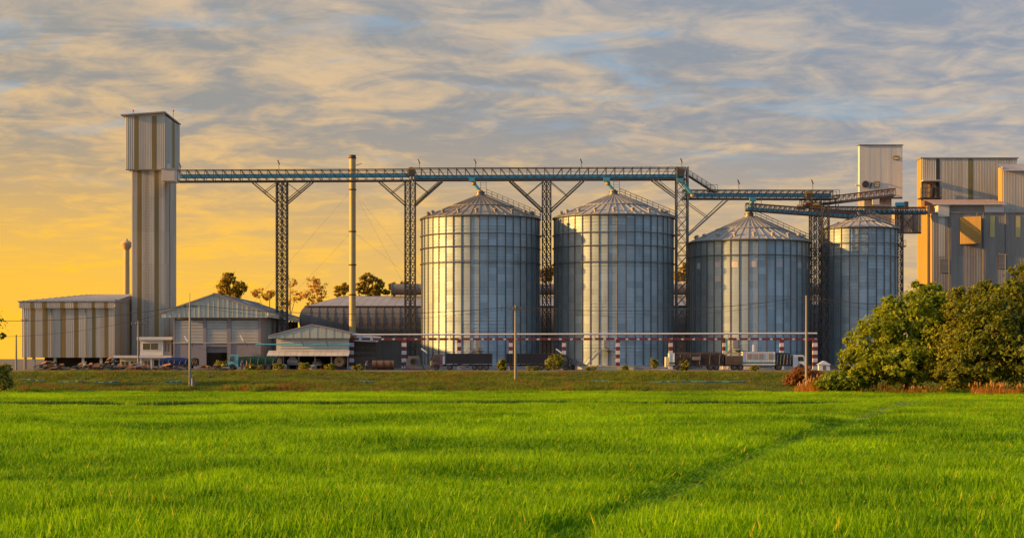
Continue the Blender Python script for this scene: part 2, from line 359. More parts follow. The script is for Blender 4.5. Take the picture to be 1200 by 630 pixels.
def ground_grid(name, xs, ys, zf, m):
    nx, ny = len(xs), len(ys); GX, GY = np.meshgrid(xs, ys); GZ = zf(GX, GY)
    v = np.stack([GX.ravel(), GY.ravel(), GZ.ravel()], 1)
    f = [(j*nx+i, j*nx+i+1, (j+1)*nx+i+1, (j+1)*nx+i) for j in range(ny-1) for i in range(nx-1)]
    me = bpy.data.meshes.new(name); me.from_pydata(v.tolist(), [], f); me.shade_smooth(); me.materials.append(m)
    o = bpy.data.objects.new(name, me); C.objects.link(o); return structure(o)
def bank_z(x, y):
    t = np.clip((np.asarray(y, float) - BANK0) / (BANK1 - BANK0), 0, 1)
    step = np.interp(t, [0, .10, .36, .46, .62, .86, 1], [FIELD_Z, 0.05, 0.62, 0.70, 1.05, 1.88, YARD])
    w = np.sin(np.pi * np.clip(t, 0, 1))
    return step + w * ((vnoise(x, y, 5.0, 3) - .5) * 0.34 + (vnoise(x, y, 1.7, 4) - .5) * 0.16)
wide = np.concatenate([[-6000, -2000, -700, -300], np.arange(-110, 111, 1.0), [300, 700, 2000, 6000]])
ground_grid('field_ground', np.array([-6000., -300, 300, 6000]), np.array([-300., 0, 100, BANK0]), lambda x, y: x*0+FIELD_Z, soil)
ground_grid('embankment', wide, np.arange(BANK0, BANK1 + .01, 0.75), bank_z, bank_soil)
ground_grid('yard_ground', np.array([-6000., -300, 300, 6000]), np.array([BANK1, 500., 2000, 9000]), lambda x, y: x*0+YARD, yard_m)

# ------------------------------------------------------------------ sheet-clad walls
_sheet = {}
def sheet_mesh(w, h, m, ribs=4, d=0.06):
    key = (round(w, 2), round(h, 2), m.name, ribs, d)
    if key not in _sheet:
        mb = MB(); pts = []                   # profile along local x, outward is -y
        p = w / ribs
        for k in range(ribs):
            x0 = -w/2 + k*p
            pts += [(x0, 0), (x0+p*.55, 0), (x0+p*.66, -d), (x0+p*.9, -d)]
        pts.append((w/2, 0)); n = len(pts)
        vs = [(x, y, 0) for x, y in pts] + [(x, y, h) for x, y in pts]
        mb.add(vs, [(k, k+1, n+k+1, n+k) for k in range(n-1)])
        me = bpy.data.meshes.new('sheet'); me.from_pydata(mb.v, [], mb.f); me.materials.append(m)
        _sheet[key] = me
    return _sheet[key]
def clad(parent, a, b, z0, z1, pattern, name='wall_sheet', off=0.03, sw=1.3, gap=0.012, d_=.06, ribs=4):
    """sheets from a to b (x, y); outward is right of a->b seen from above... i.e. (dy, -dx)"""
    a, b = Vector(a), Vector(b); L = (b - a).length; n = max(1, round(L / sw)); w = L / n
    d = (b - a).normalized(); out = Vector((d.y, -d.x)); ang = math.atan2(d.y, d.x)
    for k in range(n):
        f0 = (k + .5) / n
        m = pattern(f0) if callable(pattern) else pattern
        c = a + d * (w * (k + .5)) + out * (off + 0.008 * (k % 2))
        piece(name, sheet_mesh(w - gap, z1 - z0, m, ribs, d_), parent, (c.x, c.y, z0), (0, 0, ang))
def stripes(spans, base, alt, n=None):
    """colour of a sheet by its place along the wall (fractions)"""
    def f(t):
        for s0, s1 in spans:
            if s0 <= t <= s1: return alt
        return base
    return f
def clad_spans(parent, x0, x1, y, z0, z1, cuts, name='wall_sheet', base=sheet_grey, alt=sheet_mustard, light=None, sw=1.15):
    """front wall facing -y, cut exactly at stripe edges; cuts = [(xa, xb)] mustard stripes in metres"""
    cur = x0; segs = []
    for a, b in cuts:
        if a > cur + .05: segs.append((cur, a, base))
        segs.append((a, b, alt)); cur = b
    if cur < x1 - .05: segs.append((cur, x1, base))
    for i, (a, b, m) in enumerate(segs):
        mm = m
        clad(parent, (a, y), (b, y), z0, z1, mm, name, sw=sw)

# ------------------------------------------------------------------ left shed on stilts
def left_shed():
    D = 333.0; x0, x1 = X(26, D), X(134.5, D); y0, y1 = D, D + 15.7
    zb, zt, ze = Z(418, D), Z(361, D), Z(353, D)
    t = thing('raised_shed', 'raised grey shed with mustard stripes standing on posts beside the tall left tower', 'shed', ((x0+x1)/2, D+7, YARD))
    MB().box(x0+.05, x1-.05, y0+.05, y1, zb, zt+.3).build('wall', sheet_dull, t)
    st = [(36, 41), (50, 56), (71, 77), (87, 92), (108, 112), (122.5, 127)]
    clad_spans(t, x0, x1, y0, zb-.1, zt, [(X(a, D), X(b, D)) for a, b in st])
    clad_spans(t, x0-.5, x1+.1, y0-.55, zt, ze, [(X(a, D), X(b, D)) for a, b in st], 'fascia_sheet')
    clad(t, (x1, y0), (x1, y1), zb-.1, ze+.4, lambda f: sheet_mustard if int(f*9) % 4 == 2 else sheet_dull)
    clad(t, (x0, y1), (x0, y0), zb-.1, ze, sheet_grey)
    # hipped tin roof: eave at the front, ridge at the back
    zr = Z(345, y1) ; a = (x0-.7, y0-.6, ze+.02); b = (x1+.15, y0-.6, ze+.02)
    r0 = (X(100, y1), y1, zr); r1 = (x1+.15, y1, zr+.1); bl = (x0-.7, y1+2, ze+.02); br = (x1+.15, y1+2, ze+.02)
    mb = MB(); mb.add([a, b, r1, r0, bl, br], [(0, 1, 2, 3), (0, 3, 4), (3, 2, 5, 4), (1, 5, 2)])
    rf = mb.build('roof', roof_tin, t)
    n = 22
    for k in range(n + 1):
        xx = a[0] + (b[0]-a[0]) * k / n
        f = min(1.0, (xx - a[0]) / (r0[0] - a[0]))
        top = (xx, y0-.6 + (y1-y0+.6)*f, ze+.05 + (zr-ze)*f)
        MB().bar((xx, y0-.62, ze+.06), top, .12, .07).build('roof_rib', roof_tin, rf)
    MB().bar((x0-.7, y0-.66, ze-.05), (x1+.15, y0-.66, ze-.05), .12, .18).build('gutter', steel_grey, t)
    for px in (60.5, 101):
        MB().tube((X(px, D), D-.2, zb), (X(px, D), D-.2, zt), .09, 8).build('down_pipe', steel_grey, t)
    for px in (29, 39, 64, 97, 118, 132):     # stilts
        for yy in (y0+.4, y1-.4):
            MB().box(X(px, D)-.25, X(px, D)+.25, yy-.25, yy+.25, YARD, zb).build('post', concrete, t)
    for k in range(3):
        zz = YARD + 0.6*k
    MB().box(x0+3.0, x1-.3, y0+5, y0+5.2, YARD, zb-.02).build('shade_screen', dark_inside, t)  # near-black sheet added for the shade under the raised shed
    return t
left_shed()

# ------------------------------------------------------------------ tall tower on the left
def left_tower():
    D = 345.0; x0, x1 = X(154.5, D), X(193, D); y1 = D + 11.5
    hx0, hx1 = X(147.5, D-.8), X(193.5, D-.8); hy1 = D + 14
    zb, zt = Z(198, D), Z(137, D)
    t = thing('elevator_tower', 'tall grey elevator tower with mustard stripes and a wider box on top', 'tower', ((x0+x1)/2, D+6, YARD))
    MB().box(x0+.06, x1-.06, D+.06, y1-.06, YARD, zb).build('shaft', sheet_dull, t)
    zs = [YARD, Z(345, D), Z(309, D), Z(271, D), Z(231, D), zb]
    for a, b in zip(zs[:-1], zs[1:]):
        clad_spans(t, x0, x1, D, a, b-.02, [(X(161, D), X(166, D)), (X(181, D), X(186, D))])
        clad(t, (x1, D), (x1, y1), a, b-.02, lambda f: sheet_mustard if .30 < f < .48 else sheet_grey)
        clad(t, (x0, y1), (x0, D), a, b-.02, sheet_grey)
    hd = MB().box(hx0+.06, hx1-.06, D-.75, hy1-.06, zb, zt).build('head_box', sheet_dull, t)
    clad_spans(t, hx0, hx1, D-.8, zb-.15, zt+.1, [(X(158.5, D), X(163.5, D)), (X(179, D), X(184.5, D))], 'head_sheet')
    clad(t, (hx1, D-.8), (hx1, hy1), zb-.15, zt+.1, lambda f: sheet_mustard if .46 < f < .62 else sheet_grey, 'head_sheet')
    clad(t, (hx0, hy1), (hx0, D-.8), zb-.15, zt+.1, sheet_grey, 'head_sheet')
    MB().box(hx0-.02, hx1+.06, D-.95, D-.84, zb-.35, zb-.15).build('head_trim', steel_grey, t)
    zt2 = Z(133, D)
    mb = MB(); mb.add([(hx0-.9, D-1.5, zt+.05), (hx1+.1, D-1.5, zt2), (hx1+.25, hy1+.4, zt+.3), (hx0-.9, hy1+.4, zt+.05),
                       (hx0-.9, D-1.5, zt+.3), (hx1+.1, D-1.5, zt2+.25), (hx1+.25, hy1+.4, zt+.55), (hx0-.9, hy1+.4, zt+.3)],
        [(0,3,2,1),(4,5,6,7),(0,1,5,4),(1,2,6,5),(2,3,7,6),(3,0,4,7)])
    mb.build('roof', roof_tin, t)
    MB().add([(hx0, D-.85, zt+.06), (hx1, D-.85, zt+.06), (hx1, D-.85, zt2+.02)], [(0, 1, 2)]).build('gable_sheet', sheet_grey, t)
    for px in (156, 203):
        c = P(px, 131, D + (0 if px < 180 else 9)); MB().tube((c.x, c.y, zt), (c.x, c.y, c.z), .05, 6).build('beacon_post', steel_grey, t)
        MB().lathe([(0, 0), (.16, .05), (.18, .22), (.1, .38), (0, .42)], 8, (c.x, c.y, c.z)).build('beacon', red_light, t)
    MB().box(X(194, D), X(200, D), D-.3, D-.2, Z(198.5, D), Z(192, D)).build('sign_plate', sheet_white, t)
    for o in (-.3, .3): MB().bar((X(172, D)+o, D-.3, YARD), (X(172, D)+o, D-.3, zb), .06).build('ladder_rail', steel_grey, t)
    lr = M1(MB().bar((-.3, 0, 0), (.3, 0, 0), .04), 'ladder_rung', steel_grey)
    for k in range(int((zb-YARD)/.6)): piece('ladder_rung', lr, t, (X(172, D), D-.3, YARD+.6*k))
    # conveyor entry box
    bx0, bx1 = X(193.5, D), X(209.5, 346); MB().box(bx0, bx1, D-3.6, D+1.5, Z(214, D), Z(200.5, D)).build('conveyor_hood', sheet_light, t)
    MB().box(bx0-.05, bx1+.12, D-3.75, D+1.6, Z(200.5, D), Z(199.6, D)).build('hood_roof', roof_tin, t)
    return t
left_tower()

def water_tower():
    D = 430.0; c = P(148.3, 345, D); t = thing('water_tower', 'slim mushroom-topped water tower behind the tall left tower', 'tower', (c.x, D, YARD))
    z = lambda py: Z(py, D)
    MB().lathe([(.85, YARD), (.72, z(300)), (.72, z(293))], 18, (c.x, D, 0)).build('column', beige_backlit, t, True)
    MB().lathe([(.62, z(293.5)), (.9, z(291)), (1.35, z(288)), (1.42, z(286)), (1.42, z(284.5)), (.9, z(282.5)), (.35, z(281.5)), (.3, z(280)), (0, z(279.7))], 20, (c.x, D, 0)).build('tank', beige_backlit, t, True)
    MB().lathe([(1.46, z(286.2)), (1.5, z(285.6)), (1.46, z(285))], 20, (c.x, D, 0)).build('rim', concrete, t, True)
water_tower()

# ------------------------------------------------------------------ white gatehouse
def window(parent, x0, x1, y, z0, z1, n=2, frame=white_paint, w=.09):
    f = MB(); f.box(x0, x1, y-.05, y+.02, z0, z0+w).box(x0, x1, y-.05, y+.02, z1-w, z1)
    for k in range(n+1):
        xx = x0 + (x1-x0-w)*k/n; f.box(xx, xx+w, y-.045, y+.02, z0+w, z1-w)
    wn = f.build('window', frame, parent)
    for k in range(n):
        a = x0 + (x1-x0-w)*k/n + w; b = x0 + (x1-x0-w)*(k+1)/n
        MB().box(a, b, y-.02, y-.004, z0+w, z1-w).build('pane', glass, wn)
    return wn
def gatehouse():
    D = 322.0; t = thing('gatehouse', 'small two-storey white gatehouse with flat roof at the foot of the tall tower', 'building', (X(180, D), D+2, YARD))
    x = lambda p: X(p, D); z = lambda p: Z(p, D)
    MB().box(x(164), x(191), D, D+6, z(416), z(398)).build('upper_wall', white_paint, t)
    MB().box(x(191), x(200), D+.6, D+6, z(416), z(398)).build('stair_wall', concrete, t)
    MB().box(x(161), x(202), D-.6, D+6.4, z(398), z(394.5)).build('roof', white_paint, t)
    MB().box(x(134), x(201.5), D-.9, D+5, z(419), z(416.2)).build('canopy', white_paint, t)
    MB().box(x(140), x(166), D+.4, D+5, YARD, z(419)).build('lower_wall', low_wall_m, t)
    MB().box(x(166), x(200), D+.5, D+5, YARD, z(419)).build('lower_wall', white_paint, t)
    window(t, x(167), x(186), D-.01, z(410), z(401.5), 2)
    window(t, x(141), x(151), D+.39, z(429), z(422.5), 2); window(t, x(152), x(161), D+.39, z(429), z(422.5), 2)
    window(t, x(168), x(177), D+.49, z(430), z(422), 2)
    MB().box(x(180), x(185), D+.42, D+.5, YARD, z(421.5)).build('door', dark_inside, t)
    for px in (166, 178, 190): MB().box(x(px)-.12, x(px)+.12, D-.7, D-.46, YARD, z(419)).build('post', white_paint, t)
    for px in (192.5, 196): MB().box(x(px), x(px+1.6), D+.55, D+.6, z(412), z(402)).build('shutter', steel_grey, t)
gatehouse()

# ------------------------------------------------------------------ gable warehouse
def warehouse():
    D = 320.0; L = 56.0; x = lambda p: X(p, D); z = lambda p: Z(p, D)
    t = thing('gable_warehouse', 'wide grey gabled warehouse with louvred bays and a dark open doorway', 'warehouse', (x(252), D+L/2, YARD))
    xa, xb, xc = x(190.5), x(314), x(252); ze0, ze1, za = z(372), z(366.5), z(345)
    # gable fascia sheets: each cut to the roof slope
    n = 22; w = (xb-xa)/n
    for k in range(n):
        a, b = xa+k*w, xa+(k+1)*w-.02
        top = lambda q: ze1 + (za-ze1) * (1-abs(q-xc)/(xb-xc))
        MB().prism([(a, ze0), (b, ze0), (b, top(b)), (a, top(a))], D-.85-.03*(k % 2), D-.75).build('fascia_sheet', sheet_pale_green, t)
        MB().box(b-.16, b-.04, D-.93, D-.86, ze0, top(b)-.1).build('fascia_rib', sheet_pale_green, t)
    # roof slopes with ribs
    for s, xe in ((-1, xa), (1, xb)):
        mb = MB(); mb.add([(xe+s*.3, D-1.1, ze1+.05), (xc, D-1.1, za+.12), (xc, D+L, za+.12), (xe+s*.3, D+L, ze1+.05),
                           (xe+s*.3, D-1.1, ze1-.1), (xc, D-1.1, za-.05), (xc, D+L, za-.05), (xe+s*.3, D+L, ze1-.1)],
                          [(0,1,2,3),(7,6,5,4),(0,4,5,1),(1,5,6,2),(2,6,7,3),(3,7,4,0)])
        rf = mb.build('roof_slope', roof_tin, t)
        me = M1(MB().bar((xe+s*.3, 0, ze1+.1), (xc, 0, za+.17), .1, .09), 'roof_rib', roof_tin)
        for k in range(int(L/1.4)):
            piece('roof_rib', me, rf, (0, D-1.0+k*1.4, 0))
    MB().bar((xc, D-1.15, za+.2), (xc, D+L, za+.2), .5, .12).build('ridge_cap', roof_tin, t)
    # side eave fascia
    MB().box(xb+.12, xb+.22, D-1, D+L, ze0+.1, ze1-.12).build('side_fascia', sheet_light, t)
    # walls
    wa, wb = x(203), x(305.5); zm = z(401.5)
    MB().box(wa, wa+.3, D+.1, D+L, YARD, ze0+.4).build('side_wall', sheet_dull, t)
    MB().box(wb-.3, wb, D+.1, D+L*.62, YARD, ze0+.4).build('side_wall', sheet_dull, t)
    for k in range(4):
        yy = D+L*.62+5+k*5; MB().box(wb-.4, wb, yy, yy+.4, YARD, ze0+.4).build('side_post', steel_grey, t)
    MB().box(wa, wb, D+L-.3, D+L, YARD, ze0+.4).build('back_wall', sheet_dull, t)
    d0, d1, dz = x(242), x(267), z(406)
    MB().box(wa, d0, D, D+.3, YARD, zm).build('front_wall', wall_purple, t)
    MB().box(d1, wb, D, D+.3, YARD, zm).build('front_wall', wall_purple, t)
    MB().box(d0, d1, D, D+.3, dz, zm).build('lintel', wall_purple, t)
    MB().box(d0+.05, d1-.05, D+.35, D+.45, dz-1.1, dz+.05).build('roller_shutter', steel_grey, t)
    MB().box(wa-.1, wb+.1, D-.12, D-.02, zm-.12, zm+.12).build('ledge', concrete, t)
    # louvred bays
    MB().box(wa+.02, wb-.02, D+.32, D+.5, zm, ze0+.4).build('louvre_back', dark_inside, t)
    for a, b in ((205, 238), (242, 266), (271, 302.6)):
        me = M1(MB().add([(-.5, 0, 0), (.5, 0, 0), (.5, .22, .26), (-.5, .22, .26)], [(0, 1, 2, 3)]), 'louvre_slat', sheet_white)
        nn = 15
        for k in range(nn):
            zz = zm + .15 + (z(374)-zm-.3)*k/nn
            piece('louvre_slat', me, t, ((x(a)+x(b))/2, D-.02, zz), (0, 0, 0), (x(b)-x(a), 1, 1))
    for a, b in ((203, 205), (238.2, 241.8), (266.2, 270.8), (302.8, 305.6)):
        MB().box(x(a), x(b), D-.1, D+.31, YARD, ze0+.5).build('pier', wall_purple, t)
    MB().box(wa, wb, D-.06, D+.3, z(374), ze0+.45).build('head_beam', wall_purple, t)
    # interior goods just inside the door
    for k in range(5):
        MB().box(d0+.4+k*.7, d0+1.0+k*.7, D+4+k*.5, D+5+k*.5, YARD, YARD+.8+.35*(k % 3)).build('pallet_load', sack, t)
    clad(t, (wb, D+.3), (wb, D+L*.62), YARD, ze0+.3, sheet_dull)
    # roof-light on the right slope
    def rp(fx, y): return (xc+(xb-xc)*fx, y, za+(ze1-za)*fx+.22)
    MB().add([rp(.25, D+14), rp(.42, D+14), rp(.42, D+22), rp(.25, D+22)], [(0, 1, 2, 3)]).build('roof_light', sheet_white, t)
warehouse()

# ------------------------------------------------------------------ long barrel-vaulted store behind the silos, round duct on its ridge
def vault_store():
    yc, hw = 392.0, 24.0; xa, xb = X(360, 372), X(985, 392)
    t = thing('grain_store', 'long dark bulging-walled store with a low hipped roof running behind all four silos', 'warehouse', (0, yc, YARD))
    yf = yc-hw; zt = Z(347, yc); ze = Z(358.5, yf)
    prof = [(.0, YARD), (.0, Z(397, yf)), (.75, Z(388, yf)), (1.1, Z(379, yf)), (1.1, Z(371, yf)), (.75, Z(364, yf)), (.0, ze)]
    n = len(prof); bw = 1.75; k0 = xa+1.2; bays = int((xb-k0)/bw); rx0 = X(402, yc)
    # left end and mitred corners
    for nm, c in (('end_wall', [(-1, -1), (-1, 1)]), ('corner_bay', [(0, -1), (-1, -1)])):
        mb = MB(); vs = []
        for (sx, sy) in c:
            vs += [((xa-o if sx else k0), (yf-o if sy < 0 else yc+hw+o), z) for o, z in prof]
        mb.add(vs, [(k, k+1, n+k+1, n+k) for k in range(n-1)]); mb.build(nm, vault_tin, t, True)
    mb = MB(); vs = []
    for xx in (.02, bw-.02): vs += [(xx, -o, z) for o, z in prof]
    mb.add(vs, [(k, k+1, n+k+1, n+k) for k in range(n-1)]); bay = M1(mb, 'wall_bay', vault_tin, True)
    rb = MB()
    for (o0, z0), (o1, z1) in zip(prof[1:-1], prof[2:]): rb.bar((0, -o0-.03, z0), (0, -o1-.03, z1), .12, .12)
    rib = M1(rb, 'wall_rib', vault_tin)
    for k in range(bays):
        piece('wall_bay', bay, t, (k0+bw*k, yf, 0)); piece('wall_rib', rib, t, (k0+bw*k, yf, 0))
    MB().box(k0, xb, yc+hw, yc+hw+.3, YARD, ze).build('back_wall', vault_tin, t)
    # hipped roof in sheets
    for k in range(int((xb-xa)/bw)):
        a_, b_ = xa+k*bw, xa+(k+1)*bw-.05; f = lambda q: min(1., max(0., (q-xa)/(rx0-xa)))
        for sg in (-1, 1):
            MB().add([(a_, yc+sg*(hw+.25), ze), (b_, yc+sg*(hw+.25), ze), (b_, yc+sg*hw*(1-f(b_)), ze+(zt-ze)*f(b_)), (a_, yc+sg*hw*(1-f(a_)), ze+(zt-ze)*f(a_))], [(0, 1, 2, 3)]).build('roof_sheet', vault_roof, t)
    MB().add([(xa-.2, yf, ze), (xa-.2, yc+hw, ze), (rx0, yc, zt+.02)], [(0, 1, 2)]).build('hip_roof', vault_roof, t)
    MB().bar((rx0, yc, zt), (xb, yc, zt), .6, .15).build('ridge_cap', vault_roof, t)
    MB().bar((xa, yf-.3, ze), (xb, yf-.3, ze), .18, .2).build('gutter', vault_tin, t)
    # duct
    Dd = yc; xd0 = X(459, Dd); zd = Z(339, Dd); r = 6.6*Dd/FPX
    d = thing('round_duct', 'fat horizontal round duct lying along the ridge of the long store', 'duct', (0, Dd, zt))
    sec = M1(MB().tube((0, 0, 0), (5.6, 0, 0), r, 20), 'duct_section', vault_tin, True)
    fl = M1(MB().tube((-.08, 0, 0), (.08, 0, 0), r+.12, 20), 'flange', vault_tin)
    for k in range(int((xb-xd0)/5.7)):
        piece('duct_section', sec, d, (xd0+5.7*k, Dd, zd)); piece('flange', fl, d, (xd0+5.7*k, Dd, zd))
        if k % 2 == 0: MB().box(xd0+5.7*k+.3, xd0+5.7*k+.7, Dd-.8, Dd+.8, zt-.4, zd-r+.25).build('saddle', steel_dark, d)
vault_store()

# ------------------------------------------------------------------ open shed with pale gable
def open_shed():
    D = 303.0; x = lambda p: X(p, D); z = lambda p: Z(p, D); L = 40
    t = thing('open_shed', 'low open shed with pale gable roof and lean-to awning left of the striped gantry', 'shed', (x(367), D+L/2, YARD))
    xa, xb, xc = x(315), x(411), x(366); ze, za = z(396), z(380.8)
    n = 20; w = (xb-xa)/n
    for k in range(n):
        a, b = xa+k*w, xa+(k+1)*w-.02
        top = lambda q: ze + .35 + (za-ze-.35) * (1 - (xc-q)/(xc-xa) if q < xc else 1 - (q-xc)/(xb-xc)*.72)
        MB().prism([(a, ze), (b, ze), (b, top(b)), (a, top(a))], D-.84-.03*(k % 2), D-.75).build('fascia_sheet', sheet_pale_green, t)
    zr = ze+.35+(za-ze-.35)*.28
    for s, xe, zz in ((-1, xa, ze+.4), (1, xb, zr)):
        mb = MB(); mb.add([(xe, D-1, zz), (xc, D-1, za+.1), (xc, D+L, za+.1), (xe, D+L, zz), (xe, D-1, zz-.12), (xc, D-1, za-.02), (xc, D+L, za-.02), (xe, D+L, zz-.12)],
                          [(0,1,2,3),(7,6,5,4),(0,4,5,1),(1,5,6,2),(2,6,7,3),(3,7,4,0)])
        rf = mb.build('roof_slope', roof_tin, t)
        me = M1(MB().bar((xe, 0, zz+.05), (xc, 0, za+.15), .1, .08), 'roof_rib', roof_tin)
        for k in range(24): piece('roof_rib', me, rf, (0, D-.9+k*1.6, 0))
    # louvred upper front
    lx0, lx1 = x(324), x(409)
    slat = M1(MB().add([(-.5, 0, 0), (.5, 0, 0), (.5, .14, .42), (-.5, .14, .42)], [(0, 1, 2, 3)]), 'louvre_slat', sheet_white)
    nn = 5; z0 = z(410.5)
    for k in range(nn): piece('louvre_slat', slat, t, ((lx0+lx1)/2, D-.1, z0+(ze-z0)*k/nn), (0, 0, 0), (lx1-lx0, 1, 1))
    MB().box(lx0, lx1, D+.2, D+.3, z0, ze+.3).build('upper_wall', sheet_light, t)
    # lean-to awning
    ax0, ax1 = x(315), x(410.5); zt, zb = z(410.5), z(417)
    for k in range(14):
        a = ax0+(ax1-ax0)*k/14; b = ax0+(ax1-ax0)*(k+1)/14-.03
        MB().add([(a, D-.1, zt), (b, D-.1, zt), (b, D-2.6, zb+.12), (a, D-2.6, zb+.12), (a, D-2.6, zb), (b, D-2.6, zb)], [(0, 1, 2, 3), (3, 2, 5, 4)]).build('awning_sheet', sheet_light, t)
    for px in (334, 352, 371, 390, 409):
        MB().box(x(px)-.12, x(px)+.12, D-2.4, D-2.16, YARD, zb).build('post', steel_grey, t)
    MB().box(xa+1.2, xa+1.5, D+.5, D+L, YARD, ze).build('side_wall', sheet_dull, t)
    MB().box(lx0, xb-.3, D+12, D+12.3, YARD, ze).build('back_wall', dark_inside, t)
    # boarded right-hand extension
    zq = z(399); zb2 = YARD
    nb = 11
    for k in range(nb):
        a = zb2+(zq-zb2)*k/nb
        MB().box(xb+.2, x(438), D+5.0, D+5.12+.02*(k % 2), a, a+(zq-zb2)/nb-.04).build('board', wood, t)
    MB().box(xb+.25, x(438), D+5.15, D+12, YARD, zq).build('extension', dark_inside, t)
    MB().add([(xb, D+4.3, zq+.02), (x(440), D+4.3, zq-.2), (x(440), D+14, zq+.9), (xb, D+14, zq+1.4)], [(0, 1, 2, 3)]).build('extension_roof', roof_tin, t)
    pt = MB().path([P(300, 403.3, D-1.0), P(411, 403, D-1.0)], .12, 8).build('water_pipe', teal_light, t)
    MB().bar(P(300, 403, D-1), P(300, 408.5, D-1), .15).build('pipe_drop', teal_light, t)
    for px in (353.5, 382):
        MB().bar(P(px, 399, D-1.2), P(px+2.5, 405, D-1.2), .1).build('pipe_hanger', steel_dark, t)
    # machinery in the shade
open_shed()

def mill_machine(px, D, label, kind, s=1.0):
    c = P(px, 0, D); t = thing('mill_machine', label, 'machine', (c.x, D, YARD)); x = c.x
    if kind == 0:
        MB().tube((x, D-.6, YARD+1.5*s), (x, D+.6, YARD+1.5*s), 1.1*s, 18).build('drum', rust, t, True)
        MB().tube((x, D-.75, YARD+1.5*s), (x, D-.6, YARD+1.5*s), .85*s, 18).build('drum_face', beige_backlit, t, True)
        MB().box(x-1.2*s, x+1.2*s, D-.5, D+.5, YARD, YARD+.5*s).build('base', steel_dark, t)
        MB().tube((x, D-.9, YARD+1.5*s), (x, D-.7, YARD+1.5*s), .25*s, 10).build('hub', steel_grey, t)
    elif kind == 1:
        MB().box(x-.9*s, x+.9*s, D-.6, D+.6, YARD+.9*s, YARD+1.7*s).build('body', steel_grey, t)
        MB().prism([(x-.9*s, YARD+1.7*s), (x+.9*s, YARD+1.7*s), (x+.4*s, YARD+2.3*s), (x-.4*s, YARD+2.3*s)], D-.5, D+.5).build('hopper', steel_dark, t)
        for a in (-.7, .7):
            for b in (-.45, .45): MB().bar((x+a*s, D+b, YARD), (x+a*s, D+b, YARD+.9*s), .12).build('leg', steel_dark, t)
        MB().tube((x+.9*s, D-.2, YARD+1.2*s), (x+1.5*s, D-.2, YARD+1.2*s), .28*s, 10).build('motor', rust, t, True)
    else:
        MB().tube((x-2.0*s, D, YARD+.95*s), (x+2.0*s, D, YARD+.95*s), .85*s, 18).build('barrel', rust, t, True)
        for a in (-1.3, 0, 1.3): MB().tube((x+a*s-.06, D, YARD+.95*s), (x+a*s+.06, D, YARD+.95*s), .9*s, 18).build('hoop', steel_dark, t)
        for a in (-1.2, 1.2): MB().box(x+a*s-.15, x+a*s+.15, D-.6, D+.6, YARD, YARD+.5*s).build('cradle', steel_dark, t)
mill_machine(343, 300.0, 'grey hopper machine under the left half of the shed awning', 1, 1.0)
mill_machine(372, 304.0, 'small dark hopper machine under the middle of the shed awning', 1, .85)
mill_machine(398, 303.0, 'round-faced brown drum machine under the right end of the shed awning', 0, 1.0)
mill_machine(449, 300.0, 'rusty horizontal tank lying on cradles right of the open shed', 2, .95)

